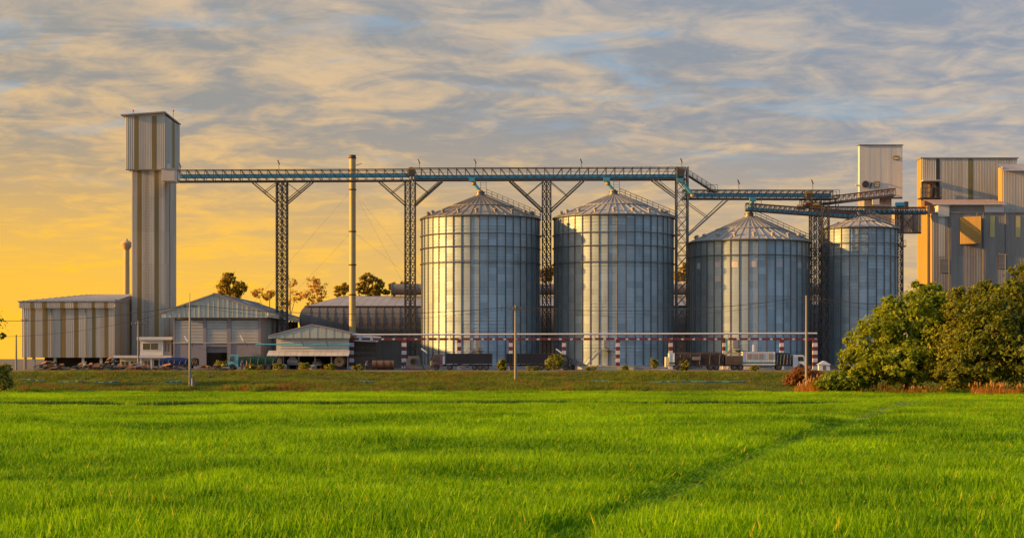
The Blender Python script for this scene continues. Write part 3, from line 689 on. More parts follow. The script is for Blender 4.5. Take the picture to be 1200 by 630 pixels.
# ------------------------------------------------------------------ silos
SD = 333.0
def silo(label, px, R_, py_eave, py_apex, rings, roofm, nseg=42, hatch=None, vents=18, courses=22, patches=()):
    cx = X(px, SD); H = Z(py_eave, SD) - YARD; hr = Z(py_apex, SD) - Z(py_eave, SD); base = .8
    t = thing('grain_silo', label, 'silo', (cx, SD, YARD), 'steel grain silos')
    org = (cx, SD, YARD); a = 2*math.pi/nseg
    # foundation
    MB().lathe([(0, YARD), (R_+.9, YARD), (R_+.9, YARD+base), (0, YARD+base)], 64, (cx, SD, 0)).build('foundation', concrete, t)
    # wall strips between stiffeners
    mb = MB(); ch = (H-base)/courses; sub = 4; hc = ch/2
    for j in range(courses*2):
        z0, z1 = base+j*hc, base+(j+1)*hc+.03; vs = []
        for z, r in ((z0, R_+.03), (z1, R_-.015)):
            for k in range(sub+1):
                th = -a/2 + a*k/sub; vs.append((r*math.cos(th), r*math.sin(th), z))
        m = sub+1; mb.add(vs, [(k, k+1, m+k+1, m+k) for k in range(sub)])
    me = bpy.data.meshes.new('wall_strip'); me.from_pydata(mb.v, [], mb.f); me.shade_smooth(); me.materials.append(silo_a)
    for k in range(nseg): piece('wall_strip', me, t, org, (0, 0, a*k + random.uniform(-.003, .003)))
    sb = MB(); d, w = .17, .12
    for z0, z1 in ((base, base+(H-base)*.34), (base+(H-base)*.34+.05, base+(H-base)*.67), (base+(H-base)*.67+.05, H)):
        sb.add([(R_-.02, -w, z0), (R_+d, -w*.6, z0), (R_+d, w*.6, z0), (R_-.02, w, z0), (R_-.02, -w, z1), (R_+d, -w*.6, z1), (R_+d, w*.6, z1), (R_-.02, w, z1)],
               [(0,1,5,4),(1,2,6,5),(2,3,7,6),(4,5,6,7),(3,2,1,0)])
    ms = M1(sb, 'stiffener', silo_rib)
    for k in range(nseg): piece('stiffener', ms, t, org, (0, 0, a*(k+.5)))
    for py in rings:
        z = Z(py, SD); rr = R_+.34; n = nseg; r = .1; prof = [(rr+r*math.cos(q), z+r*math.sin(q)) for q in [i*math.pi/3 for i in range(7)]]
        MB().lathe(prof, n, (cx, SD, 0)).build('wind_ring', silo_rib, t, True)
    MB().lathe([(R_-.05, YARD+H-.02), (R_+.42, YARD+H-.02), (R_+.46, YARD+H+.05), (R_+.42, YARD+H+.16), (R_+.1, YARD+H+.26)], nseg*2, (cx, SD, 0)).build('eave_ring', silo_rib, t)
    # roof sheets
    r0, r1 = R_+.4, 1.0; z0, z1 = H+.12, H+hr-.5; sub = 2; rb = MB(); nr = 4; vs = []
    for i in range(nr+1):
        f = i/nr; r = r0+(r1-r0)*f; z = z0+(z1-z0)*f
        for k in range(sub+1):
            th = -a/2+a*k/sub; vs.append((r*math.cos(th), r*math.sin(th), z))
    m = sub+1; rb.add(vs, [(i*m+k, i*m+k+1, (i+1)*m+k+1, (i+1)*m+k) for i in range(nr) for k in range(sub)])
    mr = M1(rb, 'roof_sheet', roofm)
    rib = M1(MB().bar((r0, 0, z0+.03), (r1, 0, z1+.06), .14, .16), 'roof_rib', roofm)
    for k in range(nseg):
        rs = piece('roof_sheet', mr, t, org, (0, 0, a*k)); piece('roof_rib', rib, t, org, (0, 0, a*(k+.5)))
    for f in (.50,):
        r = r0+(r1-r0)*f; z = YARD+z0+(z1-z0)*f
        MB().lathe([(r+.1, z+.0), (r+.16, z+.16), (r-.05, z+.26), (r-.1, z+.12)], nseg, (cx, SD, 0)).build('roof_ring', roofm, t)
    zc = YARD+z1
    MB().lathe([(1.15, zc-.1), (1.15, zc+.25), (.85, zc+.3), (.8, zc+.7), (.95, zc+.72), (.95, zc+.86), (0, zc+.9)], 20, (cx, SD, 0)).build('apex_collar', silo_rib, t, True)
    # vents
    vm = MB(); f = .14; r = r0+(r1-r0)*f; z = z0+(z1-z0)*f
    vm.tube((r, 0, z-.1), (r, 0, z+.5), .26, 10); vm.lathe([(.46, 0), (.46, .16), (.2, .34), (0, .38)], 10, (r, 0, z+.45))
    vme = M1(vm, 'roof_vent', roofm, True)
    for k in range(vents): piece('roof_vent', vme, t, org, (0, 0, 2*math.pi*(k+.35)/vents))
    # roof stair along the right-hand slope
    az = R(-8); ca, sa = math.cos(az), math.sin(az)
    def rp(f, off, up): 
        r = r0+(1.2-r0)*f; z = z0+(z1-z0)*f+up
        return (cx+r*ca-off*sa, SD+r*sa+off*ca, YARD+z)
    st = MB()
    for o in (-.4, .4): st.bar(rp(0, o, .3), rp(1, o, .3), .08, .22)
    n = 26
    for k in range(n): st.bar(rp((k+.5)/n, -.4, .36), rp((k+.5)/n, .4, .36), .22, .05)
    sr = st.build('roof_stair', silo_roof_pale, t)
    for o in (-.42, .42):
        h = MB()
        for up in (.85, 1.35): h.bar(rp(-.02, o, up), rp(1, o, up), .07)
        for k in range(11): h.bar(rp(k/10, o, .3), rp(k/10, o, 1.35), .06)
        h.build('handrail', steel_grey, sr)
    # ladder down the wall
    la = R(-14); lc, ls = math.cos(la), math.sin(la); ld = MB()
    def lp(o, z): r = R_+.55; return (cx+r*lc-o*ls, SD+r*ls+o*lc, YARD+z)
    for o in (-.25, .25): ld.bar(lp(o, base), lp(o, H+1.2), .06)
    for k in range(int(H/.6)): ld.bar(lp(-.25, base+.6*k), lp(.25, base+.6*k), .04)
    ld.build('ladder', silo_rib, t)
    pl = MB().box(cx+(R_+.2)*lc-.2, cx+(R_+.2)*lc+1.3, SD+R_*ls-.8, SD+R_*ls+.8, YARD+H-3.4, YARD+H-3.2)
    for o in (-.8, .8):
        pl.bar((cx+R_*lc+1.4, SD+R_*ls+o, YARD+H-3.2), (cx+R_*lc+1.4, SD+R_*ls+o, YARD+H-2.1), .06)
    pl.bar((cx+R_*lc+1.4, SD+R_*ls-.8, YARD+H-2.1), (cx+R_*lc+1.4, SD+R_*ls+.8, YARD+H-2.1), .06)
    pl.build('ladder_platform', silo_rib, t)
    # hatch, platform and stair at the front
    if hatch:
        hx = X(hatch, SD-R_); dx = hx-cx; yy = SD-math.sqrt(R_**2-dx**2)-.12
        zp = YARD+3.7
        MB().box(hx-.55, hx+.55, yy-.18, yy+.25, zp+.3, zp+1.9).build('hatch', patch_mat, t)
        MB().box(hx-.42, hx+.42, yy-.26, yy-.18, zp+.42, zp+1.78).build('hatch_door', silo_roof_pale, t)
        w = MB().box(hx-1.0, hx+1.1, yy-1.3, yy, zp-.1, zp)
        for q in (hx-.9, hx+1.0): w.bar((q, yy-1.2, YARD), (q, yy-1.2, zp-.1), .1)
        wp = w.build('platform', silo_roof_pale, t)
        s = MB()
        for o in (-1.25, -.55): s.bar((hx-1.0, yy+o, zp-.06), (hx-4.2, yy+o, YARD+.2), .09, .26)
        for k in range(14):
            q = (k+.5)/14; s.box(hx-1.0-3.2*q-.14, hx-1.0-3.2*q+.14, yy-1.25, yy-.55, zp-.08-(zp-YARD-.26)*q, zp-.04-(zp-YARD-.26)*q)
        s.build('stair', silo_roof_pale, t)
        h = MB().bar((hx-1.0, yy-1.28, zp+1.0), (hx-4.2, yy-1.28, YARD+1.3), .08).bar((hx-1.0, yy-1.28, zp+1.0), (hx+1.1, yy-1.28, zp+1.0), .08)
        for q in (0, .33, .66, 1): h.bar((hx-1.0-3.2*q, yy-1.28, zp-(zp-YARD-.3)*q), (hx-1.0-3.2*q, yy-1.28, zp+1-(zp-YARD-.3)*q), .06)
        h.bar((hx+1.1, yy-1.28, zp), (hx+1.1, yy-1.28, zp+1), .06)
        h.build('handrail', silo_roof_pale, wp)
    for ang, zc_, n in patches:
        th0 = ang - a/2 + .02; vs = []
        for z in (0, 1.22):
            for k in range(4):
                th = th0+(a-.04)*k/3; vs.append((cx+(R_+.04)*math.cos(th), SD+(R_+.04)*math.sin(th), YARD+base+ch*zc_+.04+z*ch/1.318))
        MB().add(vs, [(k, k+1, 5+k, 4+k) for k in range(3)]).build('patch_panel', patch_mat, t, True)
    return t
a42 = 2*math.pi/42
def snap(deg): return round(R(deg)/a42)*a42
silo('leftmost big grain silo with three wind rings, roof browner than the others', 563, 11.4, 258, 227, (277.5, 292.5, 310), silo_roof, hatch=560)
silo('second big grain silo from the left, three wind rings and a paler roof', 719, 11.55, 257, 226, (276.5, 291.5, 310), silo_roof_pale, hatch=710.5)
silo('third big grain silo, lower than its left neighbours, with pale replaced wall panels', 878, 11.55, 285.5, 252, (302.5,), silo_roof_pale, hatch=862,
     courses=18, patches=[(snap(q), 14, 0) for q in (-150, -128, -94, -68, -42, -22)] + [(snap(-128), 12, 0), (snap(-112), 14, 0)])
silo('narrow grain silo at the right end of the row, behind the green trees', 1008, 7.15, 269.5, 251, (287, 302), silo_roof_pale, nseg=26, vents=0, courses=20)

# ------------------------------------------------------------------ lattice towers and conveyors
def lattice_tower(label, px0, px1, D, pytop, zbase=YARD, mid=True, depth=2.2, bay=1.6, braces=(), m=steel_dark, leg=.2):
    x0, x1 = X(px0, D), X(px1, D); zt = Z(pytop, D); t = thing('lattice_tower', label, 'lattice tower', ((x0+x1)/2, D, zbase), 'steel lattice towers')
    xs = [x0, (x0+x1)/2, x1] if mid else [x0, x1]; ys = [D-depth/2, D+depth/2]
    for yy in ys:
        for xx in xs: MB().box(xx-leg/2, xx+leg/2, yy-leg/2, yy+leg/2, zbase, zt).build('leg', m, t)
    n = max(1, int(round((zt-zbase)/bay))); bh = (zt-zbase)/n
    w = .11; fr = MB()
    for xa, xb in zip(xs[:-1], xs[1:]):
        fr.bar((xa, 0, 0), (xb, 0, 0), w); fr.bar((xa, 0, 0), (xb, 0, bh), w); fr.bar((xa, 0, bh), (xb, 0, 0), w)
    fm = M1(fr, 'bracing', m)
    sd_ = MB().bar((0, ys[0], 0), (0, ys[1], 0), w).bar((0, ys[0], 0), (0, ys[1], bh), w).bar((0, ys[0], bh), (0, ys[1], 0), w)
    sm = M1(sd_, 'side_bracing', m)
    for k in range(n):
        z = zbase+k*bh
        for yy in ys: piece('bracing', fm, t, (0, yy, z))
        for xx in (xs[0], xs[-1]): piece('side_bracing', sm, t, (xx, 0, z))
    MB().box(x0-.25, x1+.25, D-depth/2-.25, D+depth/2+.25, zbase, zbase+.35).build('footing', concrete, t)
    for (pxa, pya, pxb, pyb, wd) in braces:
        for yy in ys:
            a = P(pxa, pya, D); b = P(pxb, pyb, D); a.y = b.y = yy; MB().bar(a, b, wd).build('knee_brace', m, t)
    return t
CD = 335.0
def knees(x0, x1, pt, left=True, right=True, dy=30, dx=36):
    out = []
    if left:
        out += [(x0, pt+dy, x0-dx, pt+.5, .2), (x0, pt+dy-3.5, x0-dx+3.5, pt+.5, .14), (x0, pt+2, x0-dx*.5, pt+dy*.5, .12)]
    if right:
        out += [(x1, pt+dy, x1+dx, pt+.5, .2), (x1, pt+dy-3.5, x1+dx-3.5, pt+.5, .14), (x1, pt+2, x1+dx*.5, pt+dy*.5, .12)]
    return out
lattice_tower('slim lattice tower nearest the tall left tower, carrying the long conveyor', 324.5, 336.5, CD, 212, braces=knees(324.5, 336.5, 212.5, dy=26, dx=30))
lattice_tower('lattice tower just left of the leftmost big silo, carrying the long conveyor', 474.8, 486.6, CD, 211.5, braces=knees(474.8, 486.6, 212, dy=29, dx=32))
lattice_tower('lattice tower standing between the first and second big silos', 635.5, 645.5, CD, 211, mid=True, bay=1.5, braces=knees(635.5, 645.5, 211.5, dy=37, dx=39))
lattice_tower('wide ladder-like lattice tower between the second and third big silos', 792.5, 805.5, CD, 196, mid=False, depth=2.6, bay=2.4, leg=.28, m=steel_grey,
              braces=[(792.5, 232, 764, 211, .2), (792.5, 229, 770, 211, .13), (805.5, 277, 852, 235, .26), (805.5, 274.5, 847, 235, .16), (806, 238, 829, 255, .12)])
lattice_tower('lattice tower between the third big silo and the narrow silo', 949.5, 961, CD, 236, bay=1.7, m=steel_grey, leg=.2)
lattice_tower('shorter lattice leg pressed against the left side of the narrow silo', 963.5, 971, CD-10, 240, mid=False, bay=2.3, depth=1.6, leg=.16)
lattice_tower('lattice tower on the right side of the narrow silo', 1050.5, 1057, CD+4, 246, mid=False, bay=1.7, depth=1.8)

def conveyor(label, pa, pb, D, h, lean=1, bay_px=10.3, w=2.2, belt=(.18, .52), m=steel_dark, railm=rail_red, nrail=2, D2=None, motor=None):
    """truss gallery between two photo points on its bottom chord"""
    D2 = D2 or D; A, B = P(*pa, D), P(*pb, D2); L = (B-A).length; d = (B-A).normalized()
    t = thing('conveyor', label, 'conveyor', tuple((A+B)/2), 'overhead conveyors')
    up = Vector((0, 0, 1)) * h; ys = (Vector((0, -w/2, 0)), Vector((0, w/2, 0)))
    for s in ys:
        MB().bar(A+s, B+s, .22, .26).build('bottom_chord', m, t)
        MB().bar(A+s+up, B+s+up, .16, .16).build('top_chord', m, t)
        MB().bar(A+s*1.05+up*.72, B+s*1.05+up*.72, .07).build('guard_rail', railm, t)
    n = max(2, int(round(abs(pb[0]-pa[0])/bay_px))); st = d*(L/n)
    post = M1(MB().bar((0, 0, 0), up, .1), 'truss_post', m)
    mesh = {1: M1(MB().bar((0, 0, 0), st+up, .1), 'truss_brace', m), -1: M1(MB().bar(st, up, .1), 'truss_brace', m)}
    for k in range(n+1):
        p = A+st*k
        for s in ys: piece('truss_post', post, t, p+s)
        if k < n:
            ln = lean if not isinstance(lean, tuple) else (lean[0] if k < n/2 else lean[1])
            for s in ys: piece('truss_brace', mesh[ln], t, p+s)
    fl = MB().bar(A+Vector((0, 0, .1)), B+Vector((0, 0, .1)), w-.3, .06); fl.build('walkway', steel_grey, t)
    bl = belt
    MB().bar(A+d*.3+Vector((0, -.25, h*(bl[0]+bl[1])/2)), B-d*.3+Vector((0, -.25, h*(bl[0]+bl[1])/2)), w*.55, h*(bl[1]-bl[0])).build('belt_housing', teal, t)
    seg = MB()
    for k in range(n):
        p = A+st*(k+.5); seg.box(p.x-.05, p.x+.05, p.y-w*.55/2-.31, p.y+w*.55/2-.2, p.z+h*bl[0]-.03, p.z+h*bl[1]+.05)
    seg.build('housing_flanges', teal, t)
    tie = MB()
    for k in range(n+1):
        p = A+st*k; tie.bar(p+ys[0]+up, p+ys[1]+up, .08); tie.bar(p+ys[0], p+ys[1], .12)
    tie.build('cross_ties', m, t)
    if motor:
        q = P(*motor, D); MB().tube((q.x, q.y-1.3, q.z), (q.x, q.y+.6, q.z), .85, 14).build('drive_drum', yellow_paint, t, True)
        MB().box(q.x-.5, q.x+.6, q.y-1.45, q.y-.9, q.z-1.0, q.z+.3).build('gearbox', steel_dark, t)
    return t
conveyor('left half of the long high conveyor, from the tall tower to the second lattice tower', (209.5, 213), (482, 211.8), CD, 13.0*CD/FPX, -1, motor=(482.5, 201.5), belt=(.30, .62))
conveyor('right half of the long high conveyor, above the first two big silos', (483.5, 211.3), (803, 210.3), CD, 13.6*CD/FPX, (-1, 1), motor=(797, 201.5), belt=(.12, .42))
conveyor('lower level conveyor right of the wide ladder-like tower, above the third silo', (800, 233), (975, 233.5), CD, 10*CD/FPX, 1, 8.5, belt=(.22, .66), motor=(947, 229))
conveyor('slightly sloping blue-green conveyor feeding the tip of the third silo', (874, 246.5), (1003, 256), CD-2.6, 8*CD/FPX, 1, 6, w=1.6, belt=(.08, .5))
conveyor('rusty inclined conveyor climbing to the right above the narrow silo', (938, 243), (1048, 229.5), CD+3, 8.5*CD/FPX, 1, 6.5, w=1.8, belt=(.06, .25), m=rust)
conveyor('horizontal conveyor passing behind the tip of the narrow silo to the right building', (962, 249.5), (1086, 250.5), CD+6, 7.5*CD/FPX, -1, 6, w=1.8, belt=(.1, .5), D2=350)

def chute(label, pts, D, r=.3, m=teal):
    t = thing('grain_chute', label, 'chute', P(*pts[-1], D)); q = [P(*p, D) for p in pts]
    for a, b in zip(q[:-1], q[1:]): MB().tube(a, b, r, 10).build('pipe', m, t, True)
    for p in q[1:-1]: MB().lathe([(0, -.42), (.42, -.3), (.48, 0), (.42, .3), (0, .42)], 12, tuple(p)).build('elbow', yellow_paint, t, True)
    a = q[-1]; MB().lathe([(r+.25, -.25), (r+.25, .12), (r, .2)], 12, tuple(a)).build('flange', yellow_paint, t)
    MB().box(q[0].x-.6, q[0].x+.6, q[0].y-.5, q[0].y+.5, q[0].z-.3, q[0].z+.5).build('inlet_box', m, t)
chute('short bent chute dropping from the long conveyor to the tip of the leftmost silo', [(553, 211), (555.5, 215), (563, 224)], SD)
chute('short bent chute dropping from the long conveyor to the tip of the second silo', [(711, 211), (712.5, 215), (719, 223)], SD)
chute('blue-green chute dropping between two conveyors onto the tip of the third silo', [(882, 234), (880.5, 240), (878, 249.5)], SD, .45)
chute('blue-green chute falling from the long conveyor end down to the lower conveyor', [(797, 212), (800, 214), (812, 229)], CD-1.4, .32)

def access_ladder(label, px, pt, pb, D):
    c = P(px, pb, D); t = thing('access_ladder', label, 'ladder', tuple(c)); zt = Z(pt, D)
    for o in (-.55, .55): MB().bar((c.x+o, D, c.z), (c.x+o, D, zt), .09).build('rail', steel_grey, t)
    n = max(3, int((zt-c.z)/.5))
    for k in range(n): MB().bar((c.x-.55, D, c.z+.3+.5*k), (c.x+.55, D, c.z+.3+.5*k), .05).build('rung', steel_grey, t)
access_ladder('short ladder from the leftmost silo roof up to the long conveyor', 566.5, 211.5, 222, SD-.8)
access_ladder('short ladder from the second silo roof up to the long conveyor', 722.5, 211.5, 221, SD-.8)
access_ladder('short ladder between the lower conveyor and the sloping conveyor', 889, 233, 246, SD-1)

def stair_down():
    A, B = P(806.5, 206, CD), P(838, 226, CD); t = thing('conveyor_stair', 'railed stair stepping down from the long conveyor to the lower one', 'stair', tuple((A+B)/2))
    for s in (-.6, .6):
        o = Vector((0, s, 0)); MB().bar(A+o, B+o, .1, .3).build('stringer', steel_dark, t)
        for u in (.55, 1.1):
            MB().bar(A+o+Vector((0, 0, u)), B+o+Vector((0, 0, u)), .07).build('handrail', steel_grey, t)
        for k in range(7):
            p = A+(B-A)*k/6+o; MB().bar(p, p+Vector((0, 0, 1.1)), .07).build('baluster', steel_grey, t)
    for k in range(16):
        p = A+(B-A)*(k+.5)/16; MB().box(p.x-.16, p.x+.16, CD-.55, CD+.55, p.z+.05, p.z+.1).build('tread', steel_grey, t)
    q = P(834, 224, CD); MB().box(q.x-.9, q.x+1.0, CD-.8, CD+.8, q.z-.1, q.z).build('landing', steel_grey, t)
    for a in (-.9, 1.0):
        MB().bar((q.x+a, CD-.8, q.z), (q.x+a, CD-.8, q.z+1.2), .08).build('landing_post', steel_grey, t)
    MB().bar((q.x-.9, CD-.8, q.z+1.2), (q.x+1.0, CD-.8, q.z+1.2), .08).build('landing_rail', steel_grey, t)
stair_down()

def platform(label, px0, px1, py, D, deep=2.5, rail=1.2, support=None):
    x0, x1, z = X(px0, D), X(px1, D), Z(py, D); t = thing('service_platform', label, 'platform', ((x0+x1)/2, D, z))
    MB().box(x0, x1, D-deep/2, D+deep/2, z-.15, z).build('deck', steel_grey, t)
    for yy in (D-deep/2, D+deep/2):
        for u in (.6, rail): MB().bar((x0, yy, z+u), (x1, yy, z+u), .08).build('rail', steel_dark, t)
        n = max(2, int((x1-x0)/1.2))
        for k in range(n+1): MB().bar((x0+(x1-x0)*k/n, yy, z), (x0+(x1-x0)*k/n, yy, z+rail), .08).build('rail_post', steel_dark, t)
    if support:
        for xx in (x0+.2, x1-.2):
            for yy in (D-deep/2+.2, D+deep/2-.2): MB().bar((xx, yy, Z(support, D)), (xx, yy, z-.15), .14).build('leg', steel_dark, t)
    return t
platform('railed service platform at the right end of the lower conveyor', 950, 982, 232.5, CD-1.2, 3.0, 1.5, 246)
platform('dark catwalk halfway up the lattice tower left of the narrow silo', 946, 963, 297.5, CD-1.5, 1.8, 1.0)
def drive_unit(label, px, py, D, m=yellow_paint, s=1.0):
    c = P(px, py, D); t = thing('drive_unit', label, 'motor', tuple(c))
    MB().tube((c.x-.9*s, D, c.z), (c.x+.5*s, D, c.z), .45*s, 12).build('motor_body', m, t, True)
    MB().box(c.x+.5*s, c.x+1.1*s, D-.5*s, D+.5*s, c.z-.5*s, c.z+.5*s).build('gearbox', steel_dark, t)
    MB().box(c.x-1.0*s, c.x+1.2*s, D-.45*s, D+.45*s, c.z-.75*s, c.z-.5*s).build('bed', rust, t)
drive_unit('small yellow motor on the sloping conveyor left of the platform', 938, 242, CD-2.6, s=.8)
drive_unit('yellow motor under the railed platform above the narrow silo', 957, 240, CD-2.8, s=.9)
drive_unit('blue-green drive at the top end of the inclined conveyor', 1056, 240, CD+3, teal, 1.2)
drive_unit('yellow motor at the left edge of the railed platform cluster', 948, 238, CD-2.8, rust, .7)

def post_lamp(label, px, pyb, pyt, D):
    a, b = P(px, pyb, D), P(px-.3, pyt+3, D); t = thing('mast_lamp', label, 'lamp', tuple(a), 'lamps on the conveyors')
    MB().tube(a, b, .05, 6).build('mast', steel_dark, t)
    MB().bar(b+Vector((.15, 0, -.2)), b+Vector((-.2, 0, .65)), .24, .2).build('lamp_head', rust, t)
post_lamp('mast lamp on the long conveyor beside the tall left tower', 211.5, 201, 192, CD)
post_lamp('mast lamp on the long conveyor above the slim tower nearest the tall tower', 327, 199, 188.5, CD)
post_lamp('mast lamp on the long conveyor just right of the yellow drive drum', 491.5, 198, 187.5, CD)
post_lamp('mast lamp on the long conveyor above the leftmost silo tip', 557.5, 198, 187.5, CD)
post_lamp('mast lamp on the long conveyor left of the second silo tip', 681.5, 197, 187, CD)
post_lamp('mast lamp at the right end of the long conveyor', 799, 196.5, 186.5, CD)
post_lamp('mast lamp on the lower conveyor left of the third silo tip', 866, 224, 211.5, CD)
post_lamp('mast lamp on the lower conveyor near its right end', 952.5, 224, 211.5, CD)

# chimney
def chimney():
    D = 344.5; c = P(413, 0, D); t = thing('chimney', 'tall thin ochre chimney pipe rising past the long conveyor', 'chimney', (c.x, D, YARD)); r = 3.9*D/FPX
    zs = [YARD+.4] + [Z(q, D) for q in (345, 310, 271, 222, 185)]
    for a, b in zip(zs[:-1], zs[1:]):
        MB().tube((c.x, D, a), (c.x, D, b-.05), r, 20).build('pipe_section', chimney_m, t, True)
        MB().lathe([(r, b-.18), (r+.12, b-.16), (r+.12, b+.08), (r, b+.1)], 20, (c.x, D, 0)).build('flange', rust, t)
    zt = zs[-1]; MB().lathe([(r+.02, zt), (r+.04, zt+.55), (r-.15, zt+.58), (r-.18, zt+.1)], 20, (c.x, D, 0)).build('top_rim', steel_dark, t)
    MB().box(c.x-1.2, c.x+1.2, D-1.2, D+1.2, YARD, YARD+.5).build('base', concrete, t)
    MB().bar((c.x+r, D, Z(194, D)), (c.x+r+1.2, D, Z(191.5, D)), .1).build('bracket', steel_dark, t)
    for dx, dy, z in ((-24, -3, 222), (-20, 8, 271), (22, -4, 222), (15, 9, 222), (25, -2, 271)):
        MB().tube((c.x, D, Z(z, D)), (c.x+dx, D+dy, YARD+8), .013, 5).build('guy_wire', wire_m, t)
chimney()

# ------------------------------------------------------------------ white elevator head and right building
def white_head():
    D = 372.0; x = lambda p: X(p, D); z = lambda p: Z(p, D)
    t = thing('elevator_head_house', 'tall white box tower rising behind the narrow silo', 'tower', (x(1032), D+4, YARD))
    MB().box(x(1014), x(1046), D+1, D+8, YARD, z(232)).build('shaft', sheet_dull, t)
    MB().box(x(1007.5)+.05, x(1057.5)-.05, D+.05, D+1.6, z(231), z(170.5)).build('head_box', sheet_white, t)
    clad(t, (x(1007.5), D), (x(1057.5), D), z(231), z(170.5), sheet_white, 'head_sheet', sw=2.4, d_=.008, ribs=1)
    clad(t, (x(1007.5), D+1.6), (x(1007.5), D), z(231), z(170.5), sheet_white, 'head_sheet', d_=.012)
    MB().box(x(1006.5), x(1058.3), D-.25, D+1.8, z(170.5), z(169.5)).build('roof_trim', steel_grey, t)
    MB().box(x(1007.5), x(1057.5), D-.1, D+.02, z(233), z(231)).build('bottom_beam', steel_dark, t)
    for p0, p1, q0, q1 in ((1047.5, 1053, 187, 184), (1024.5, 1030, 219, 214)):
        f = MB().box(x(p0)-.1, x(p1)+.1, D-.2, D-.1, z(q0)-.1, z(q1)+.1).build('opening_frame', steel_dark, t)
        MB().box(x(p0), x(p1), D-.24, D-.2, z(q0), z(q1)).build('opening_cover', low_wall_m, f)
        MB().add([(x(p0)-.1, D-.2, z(q1)+.3), (x(p1)+.1, D-.2, z(q1)+.3), (x(p1)+.1, D-.8, z(q1)+.05), (x(p0)-.1, D-.8, z(q1)+.05)], [(0, 1, 2, 3)]).build('hood', steel_grey, t)
    MB().tube((x(1014), D-.5, z(216)), (x(1014), D-.1, z(216)), .75, 14).build('fan_outlet', steel_dark, t, True)
    MB().tube((x(1008.5), D-.8, z(218.5)), (x(1002), D-.8, z(217)), .18, 8).build('spout', white_paint, t)
    MB().bar((x(1019.5), D-.2, z(220)), (x(1021.5), D-.2, z(214)), .25).build('bracket', steel_dark, t)
    MB().box(x(1022), x(1030), D-.5, D, z(240), z(231.5)).build('lower_casing', sheet_white, t)
white_head()
def gallery_box():
    D = 362.0; x = lambda p: X(p, D); z = lambda p: Z(p, D)
    t = thing('covered_gallery', 'grey sheet-clad bridge between the narrow silo and the right building', 'gallery', (x(1065), D, z(272)))
    MB().box(x(1049), x(1081), D+.05, D+3, z(272), z(250)).build('box', sheet_dull, t)
    clad(t, (x(1049), D), (x(1081), D), z(272), z(250), sheet_dull)
    MB().bar(P(1056, 270, D-.12), P(1070, 252, D-.12), .12).build('cross_brace', steel_dark, t); MB().bar(P(1056, 252, D-.14), P(1070, 270, D-.14), .12).build('cross_brace', steel_dark, t)
    for p in (1056, 1070): MB().bar(P(p, 272, D-.13), P(p, 250, D-.13), .12).build('frame_post', steel_dark, t)
    MB().bar(P(1049, 273, D), P(1081, 273, D), .3).build('bottom_chord', steel_dark, t)
gallery_box()
